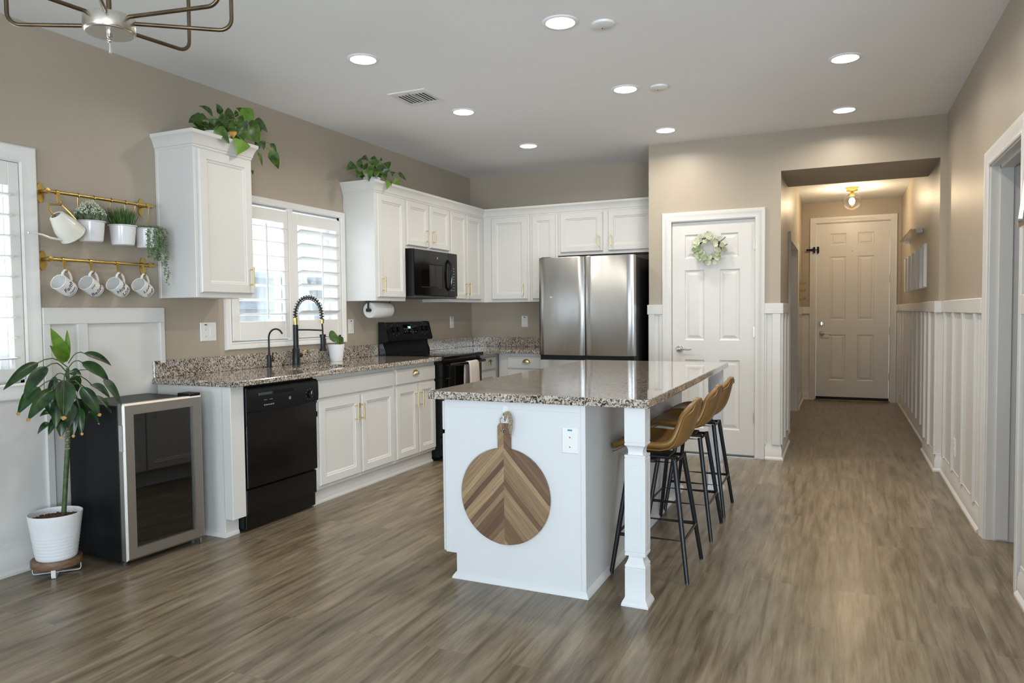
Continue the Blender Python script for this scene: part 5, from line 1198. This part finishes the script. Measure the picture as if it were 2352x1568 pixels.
sp3 = [at(x, y, 'x', D0) for x, y in stem_px]; sp3[0].z = 0.272
mb = MB().tube(sp3, [0.0115, 0.0110, 0.012, 0.013, 0.011, 0.010, 0.007], 12)
for k in range(20):
    p = sp3[0].lerp(sp3[2], k/20+0.02); mb.tube([p-Z*0.0015, p+Z*0.0015], 0.0122, 12)
mb.build('cane', M['stem'], dp)
q0, q1 = sp3[2], sp3[4]; mb = MB()
for k in range(16): p = q0.lerp(q1, k/15); mb.lathe([(0.0118, -0.005), (0.0152-0.002*(k % 2), 0), (0.0118, 0.005)], p, Z, 12)
mb.build('scarred_bark', M['bark'], dp)
DL = [((153, 830), None, (116, 753), 27, .03, 1), ((154, 828), None, (154, 757), 12, .0, 1), ((151, 830), None, (114, 793), 22, .06, 1),
      ((155, 843), (87, 833), (7, 896), 21, .06, 0), ((155, 857), (107, 842), (53, 916), 26, .12, 0), ((154, 880), (90, 889), (40, 952), 26, .04, 0), ((154, 890), (123, 894), (63, 966), 28, .14, 0), ((154, 868), (126, 864), (115, 950), 20, -.03, 0),
      ((154, 870), (147, 873), (145, 962), 40, .17, 0), ((157, 834), (193, 811), (256, 840), 17, -.02, 0), ((157, 845), (188, 832), (250, 873), 24, .05, 0), ((158, 858), (240, 871), (280, 933), 18, -.04, 0), ((158, 870), (210, 883), (253, 915), 18, -.05, 0),
      ((158, 880), (187, 889), (229, 954), 28, .12, 0), ((158, 885), (214, 907), (257, 953), 17, .0, 0), ((158, 905), (183, 936), (188, 998), 20, .12, 0), ((158, 915), (167, 929), (168, 1003), 22, .10, 0), ((157, 930), (145, 955), (140, 1006), 24, .08, 0),
      ((156, 920), (132, 958), (111, 1000), 16, .07, 0), ((156, 930), (116, 972), (86, 997), 13, -.02, 0), ((156, 905), (120, 948), (91, 956), 13, .0, 0), ((158, 920), (174, 950), (182, 1004), 13, .05, 0), ((158, 910), (200, 945), (227, 974), 13, .0, 0),
      ((156, 852), (160, 858), (187, 861), 15, .10, 0), ((157, 860), (170, 861), (178, 900), 22, -.04, 0), ((155, 885), (112, 900), (124, 962), 28, .06, 0), ((157, 900), (178, 915), (200, 965), 24, .04, 0), ((156, 895), (135, 915), (128, 985), 24, .10, 0), ((157, 895), (160, 925), (156, 985), 26, .13, 0)]
def clear(p, x):
    q = at(*p, 'x', x)
    while q.y > -4.765 and q.z < 0.862 and x < 0.62: x += 0.005; q = at(*p, 'x', x)
    return q
md, ml, mp_, mt = MB(), MB(), MB(), MB()
for i, (b, k, e, w, dx, lt) in enumerate(DL):
    B = at(*b, 'x', D0); E = clear(e, max(0.05, D0+dx)); wm = w/430.0
    if k is None: ml.leaf(B, E, wm, (1, -0.5, 0.1), 0.0, 'lance', 10, 0.35, 0.01); continue
    K = clear(k, max(0.06, D0+dx*0.8)); mid = (B+K)/2+Z*(0.015+0.10*(K-B).length)
    mp_.tube([B, B.lerp(mid, 0.6)+Z*0.006, mid, mid.lerp(K, 0.55)+Z*0.006, K], 0.0026, 6)
    f = (1, -0.55+rnd.uniform(-0.5, 0.5), 0.35)
    md.leaf(K, E, wm, f, 0.012, 'lance', 11, 0.35, 0.006)
    if i in (5, 6, 8, 13, 15, 16, 17, 18, 22, 25): mt.leaf(K.lerp(E, 0.93)+Vector((0.003, -0.001, 0.001)), K.lerp(E, 1.03)+Vector((0.003, -0.001, 0)), wm*0.30, f, 0.0, 'lance', 6, 0.2)
    if (E-K).length > 0.10 and i in (8, 13, 15): mp_.tube([K.lerp(E, 0.03)+Vector((0.003, -0.002, 0.002)), K.lerp(E, 0.5)+Vector((0.009, -0.005, 0.014)), K.lerp(E, 0.9)+Vector((0.004, -0.002, 0.004))], 0.0018, 5)
md.build('leaves', M['leaf_dark'], dp, recalc=False); ml.build('young_leaves', M['leaf_light'], dp, recalc=False)['label'] = 'upright young leaves'
mp_.build('leaf_stalks', M['stem'], dp); mt.build('dry_leaf_tips', M['leaf_tip'], dp, recalc=False)['label'] = 'dry brown leaf tips'

# wreath on the pantry door
wr = thing('wreath', 'pale eucalyptus wreath hanging on the pantry door', 'wreath', (2.737, YP-0.03, 1.832))
wc_ = Vector((2.737, YP-0.028, 1.832)); mb = MB()
for q in range(5): mb.tube([wc_+Vector(((0.093+0.010*sin(3*a+q))*cos(a), 0.010*cos(4*a+q*2), (0.093+0.010*sin(3*a+q))*sin(a))) for a in [2*pi*k/40 for k in range(40)]], 0.0045, 6, closed=True)
for a, l in ((0.55, 0.065), (0.12, 0.06), (1.75, 0.05), (3.9, 0.055), (4.6, 0.05)): d = Vector((cos(a), 0, sin(a))); mb.tube([wc_+d*0.09, wc_+d*(0.09+l*0.6)+Vector((0.006, -0.01, 0)), wc_+d*(0.09+l)+Vector((0.01, -0.005, 0.012))], 0.003, 6)
mb.build('twig_ring', M['twig'], wr)
m1, m2 = MB(), MB()
for i in range(78):
    a = 2*pi*i/78+rnd.uniform(-0.08, 0.08); rr_ = rnd.uniform(0.065, 0.135); c = wc_+Vector((cos(a)*rr_, -rnd.uniform(0.0, 0.032), sin(a)*rr_))
    if 0.1 < a < 0.9 and i % 2: continue
    dirv = Vector((cos(a+rnd.uniform(-1, 1)), rnd.uniform(-0.2, 0.2), sin(a+rnd.uniform(-1, 1)))).normalized(); L = rnd.uniform(0.040, 0.058)
    (m2 if rnd.random() < 0.35 and sin(a) < 0.2 else m1).leaf(c-dirv*L/2, c+dirv*L/2, L*0.92, (rnd.uniform(-0.7, 0.7), -1, rnd.uniform(-0.5, 0.7)), 0.0, 'oval', 8, 0.12)
m1.build('leaves', M['euca'], wr, recalc=False); m2.build('darker_leaves', M['euca_dark'], wr, recalc=False)['label'] = 'darker green leaves'

# ================================================================== CEILING
def downlight(x, y, label):
    t = thing('recessed_light', label, 'ceiling light', (x, y, ZC), 'recessed ceiling lights')
    MB().lathe([(0.072, -0.001), (0.076, -0.007), (0.088, -0.006), (0.094, -0.002), (0.094, 0.0), (0.072, 0.0), (0.072, -0.001)], (x, y, ZC), Z, 44).build('trim_ring', M['ceiling'], t)
    MB().lathe([(0, -0.0035), (0.060, -0.0035), (0.074, -0.002), (0.074, -0.0005), (0, -0.0005)], (x, y, ZC), Z, 40).build('lens', M['lens'], t)
    d = bpy.data.lights.new('lamp', 'AREA'); d.shape = 'DISK'; d.size = 0.14; d.spread = radians(160); d.energy = LAMP_W; d.color = LAMP_C
    o = bpy.data.objects.new('lamp', d); COL.objects.link(o); o.parent = t; o.location = (0, 0, -0.012)
    return t
lab = {(0, 0): 'lit recessed ceiling light straight above the dishwasher end of the counter', (0, 1): 'lit recessed ceiling light just beyond the square ceiling vent', (0, 2): 'lit recessed ceiling light nearest the kitchen corner',
       (1, 0): 'lit recessed ceiling light largest in view, beside the nearer round cover', (1, 1): 'lit recessed ceiling light beside the farther round cover', (1, 2): 'lit recessed ceiling light close to the pantry wall corner',
       (2, 1): 'lit recessed ceiling light over the walkway, the nearer of two', (2, 2): 'lit recessed ceiling light over the walkway, just before the hall opening', (2, 0): 'lit recessed ceiling light over the walkway, beside the camera'}
for i, x in enumerate((1.214, 2.455, 3.805)):
    for j, y in enumerate((-3.66, -2.412, -1.178)): downlight(x, y, lab[(i, j)])
for x, y, l in ((2.652, -3.545, 'white round ceiling cover beside the largest recessed light'), (2.672, -2.358, 'white round ceiling cover farther back, smaller in view')):
    t = thing('ceiling_cover', l, 'ceiling cover', (x, y, ZC), 'round ceiling covers')
    MB().lathe([(0, -0.014), (0.050, -0.014), (0.058, -0.010), (0.060, 0), (0, 0)], (x, y, ZC), Z, 40).build('disc', M['white_plastic'], t)
    MB().lathe([(0, -0.0155), (0.004, -0.0155), (0.004, -0.013), (0, -0.013)], (x-0.014, y+0.026, ZC), Z, 10).build('screw', M['slot'], t)
cv = thing('ceiling_vent', 'square white louvred air vent on the kitchen ceiling', 'vent', (1.10, -2.878, ZC))
vx0, vx1, vy0, vy1 = 0.952, 1.248, -3.030, -2.726
MB().sweep([(vx0, vy0), (vx1, vy0), (vx1, vy1), (vx0, vy1)], [(-0.028, ZC-0.004), (-0.026, ZC-0.010), (-0.004, ZC-0.007), (0, ZC-0.002), (0, ZC), (-0.028, ZC)], fl, closed=True).box(1.096, 1.104, vy0+0.03, vy1-0.03, ZC-0.010, ZC-0.002).build('frame', M['white_plastic'], cv)
MB().box(vx0+0.02, vx1-0.02, vy0+0.02, vy1-0.02, ZC-0.0015, ZC-0.0002).build('backing', M['vent_dark'], cv)
for k in range(9):
    o = vx0+0.040+0.0270*k; tilt = 0.008 if k < 4 else -0.008
    if abs(o-1.10) < 0.012: continue
    MB().prism([(o-0.008, ZC-0.007), (o-0.007, ZC-0.006), (o+0.008, ZC-0.0085), (o+0.007, ZC-0.0095)], lambda a, b: (a, vy0+0.062, b), lambda a, b: (a, vy1-0.062, b)).build('louvre', M['white_plastic'], cv)
for y in (vy0+0.036, vy0+0.052, vy1-0.052, vy1-0.036): MB().box(vx0+0.028, vx1-0.028, y-0.006, y+0.005, ZC-0.010, ZC-0.008).build('louvre', M['white_plastic'], cv)

# pendant chandelier at the edge of the view
hub = Vector((1.754, -5.705, 2.172))
ch = thing('chandelier', 'bronze rod chandelier with a pale round hub at the top edge', 'chandelier', hub)
hb = MB().lathe([(0, -0.024), (0.066, -0.024), (0.069, -0.021), (0.069, -0.018), (0.072, -0.018), (0.073, -0.016), (0.073, 0.022), (0.071, 0.025), (0, 0.025)], hub, Z, 48).build('hub', M['nickel'], ch)
MB().tube([hub-Z*0.022, hub-Z*0.034, hub-Z*0.040], [0.007, 0.008, 0.004], 12).sphere(hub-Z*0.044, 0.0075, seg=12, rings=8).cyl(hub-Z*0.050, hub-Z*0.082, 0.004, 0.0058, 12).build('finial', M['chrome'], hb)
MB().tube([hub+Z*0.02, Vector((hub.x, hub.y, ZC-0.02))], 0.0075, 12).build('stem', M['bronze'], ch)
MB().lathe([(0, -0.022), (0.055, -0.022), (0.063, -0.016), (0.065, 0), (0, 0)], (hub.x, hub.y, ZC), Z, 32).build('canopy', M['nickel'], ch)
for ang, R_, zo in ((-152, 0.30, 0.0), (-96, 0.33, 0.020), (-45, 0.36, 0.020), (10.5, 0.385, 0.020), (37.4, 0.352, 0.012), (81.9, 0.268, 0.0)):
    a = radians(ang); u = Vector((cos(a), sin(a), 0)); b = 0.038; c = hub+Z*zo; ps_ = [c+u*(0.045 if zo else 0.068), c+u*(R_-b)]
    ps_ += [c+u*(R_-b+b*sin(pi/2*k/6))+Z*(b-b*cos(pi/2*k/6)) for k in range(1, 7)]
    ps_ += [c+u*R_+Z*0.26] + [c+u*(R_-b+b*cos(pi/2*k/6))+Z*(0.26+b*sin(pi/2*k/6)) for k in range(1, 7)] + [Vector((hub.x, hub.y, c.z+0.298))+u*0.008]
    MB().tube(ps_, 0.0062, 12).build('arm', M['bronze'], ch)

# ================================================================== HALL
hl = thing('hall_ceiling_light', 'glowing globe ceiling light with brass base in the hall', 'ceiling light', (3.912, 2.70, ZC))
hx, hy = 3.912, 2.70
MB().lathe([(0, -0.045), (0.062, -0.045), (0.068, -0.040), (0.068, -0.012), (0.080, -0.010), (0.080, 0), (0, 0)], (hx, hy, ZC), Z, 32).lathe([(0, -0.105), (0.030, -0.105), (0.030, -0.075), (0.018, -0.06), (0.010, -0.058), (0.010, -0.044), (0, -0.044)], (hx, hy, ZC), Z, 24).build('base', M['brass'], hl)
gz = ZC-0.175; Rg = 0.105
MB().lathe([(Rg*sin(a), Rg*cos(a)) for a in [radians(17+(163*k/20)) for k in range(21)]], (hx, hy, gz), Z, 36).build('globe', M['globe'], hl)
MB().sphere((hx, hy, gz+0.005), 0.032, sz=1.35, seg=18, rings=12).build('bulb', M['bulb'], hl)
FY = (2.33, 1.93, 1.49, 1.06, 0.65, 0.205)
for k, y in enumerate(FY):
    t = thing('wall_panel_frame', ('white canvas on the hall wall, farthest of the row of six', 'white canvas second from the entry door in the row of six', 'white canvas third from the entry door in the row of six', 'white canvas fourth from the entry door in the row of six', 'white canvas fifth from the entry door in the row of six', 'white canvas on the hall wall, nearest of the row of six')[k], 'canvas', (XR, y+0.065, 1.48), 'row of white canvases in the hall')
    MB().box(4.468 if k == 5 else 4.474, XR-0.001, y, y+0.13, 1.478, 1.868, bev=0.003).build('canvas', M['paper'], t)
ash = thing('acrylic_shelf', 'clear acrylic shelf with two pale brackets on the hall wall', 'shelf', (XR, 1.7, 2.02))
MB().box(4.43, XR-0.002, 1.05, 2.55, 2.075, 2.083, bev=0.002).build('shelf', M['acrylic'], ash)
for y, z in ((1.04, 2.065), (2.42, 2.065)): MB().box(4.475, XR, y, y+0.012, z-0.022, z+0.022, bev=0.003).build('bracket', M['white_plastic'], ash)
MB().box(4.425, 4.430, 1.05, 2.55, 2.076, 2.082).build('edge', M['bronze'], ash)
gh = thing('wall_hooks', 'three small gold hooks on the hall wall beside the entry door', 'hooks', (HL2, 3.25, 1.45))
MB().box(HL2, HL2+0.010, 3.20, 3.26, 1.40, 1.66, bev=0.003).build('back_plate', M['brass'], gh)
for z in (1.63, 1.54, 1.43): MB().tube([(HL2+0.008, 3.23, z), (HL2+0.035, 3.23, z-0.012), (HL2+0.062, 3.225, z-0.004), (HL2+0.075, 3.22, z+0.018)], 0.006, 8).tube([(HL2+0.03, 3.23, z-0.01), (HL2+0.05, 3.23, z+0.02)], 0.005, 8).build('hook', M['brass'], gh)

# dark screen at the right edge of the view
tv = thing('wall_television', 'dark wall screen with a bright pale edge at the right edge of the view', 'television', (XR-0.06, -4.2, 1.61))
def tvp(x, y, z): k = (z-1.61)/0.62; return (x+0.052*k, y-0.10*k, z)
mb = MB(); out_ = rr(-4.50, -3.655, 1.612, 2.26, 0.03); inn_ = rr(-4.485, -3.682, 1.630, 2.245, 0.02)
mb.grid([[tvp(4.475, a, b) for a, b in out_], [tvp(4.448, a, b) for a, b in out_], [tvp(4.444, a, b) for a, b in inn_], [tvp(4.452, a, b) for a, b in inn_]], close_u=True)
mb.build('bezel', M['chrome'], tv)
mb = MB(); mb.grid([[tvp(4.475, a, b) for a, b in out_], [tvp(4.451, a, b) for a, b in inn_]], close_u=True, cap=True); mb.build('screen', M['black_glass'], tv)
MB().box(4.465, XR, -4.35, -4.05, 1.80, 2.05).build('wall_mount', M['black_satin'], tv)
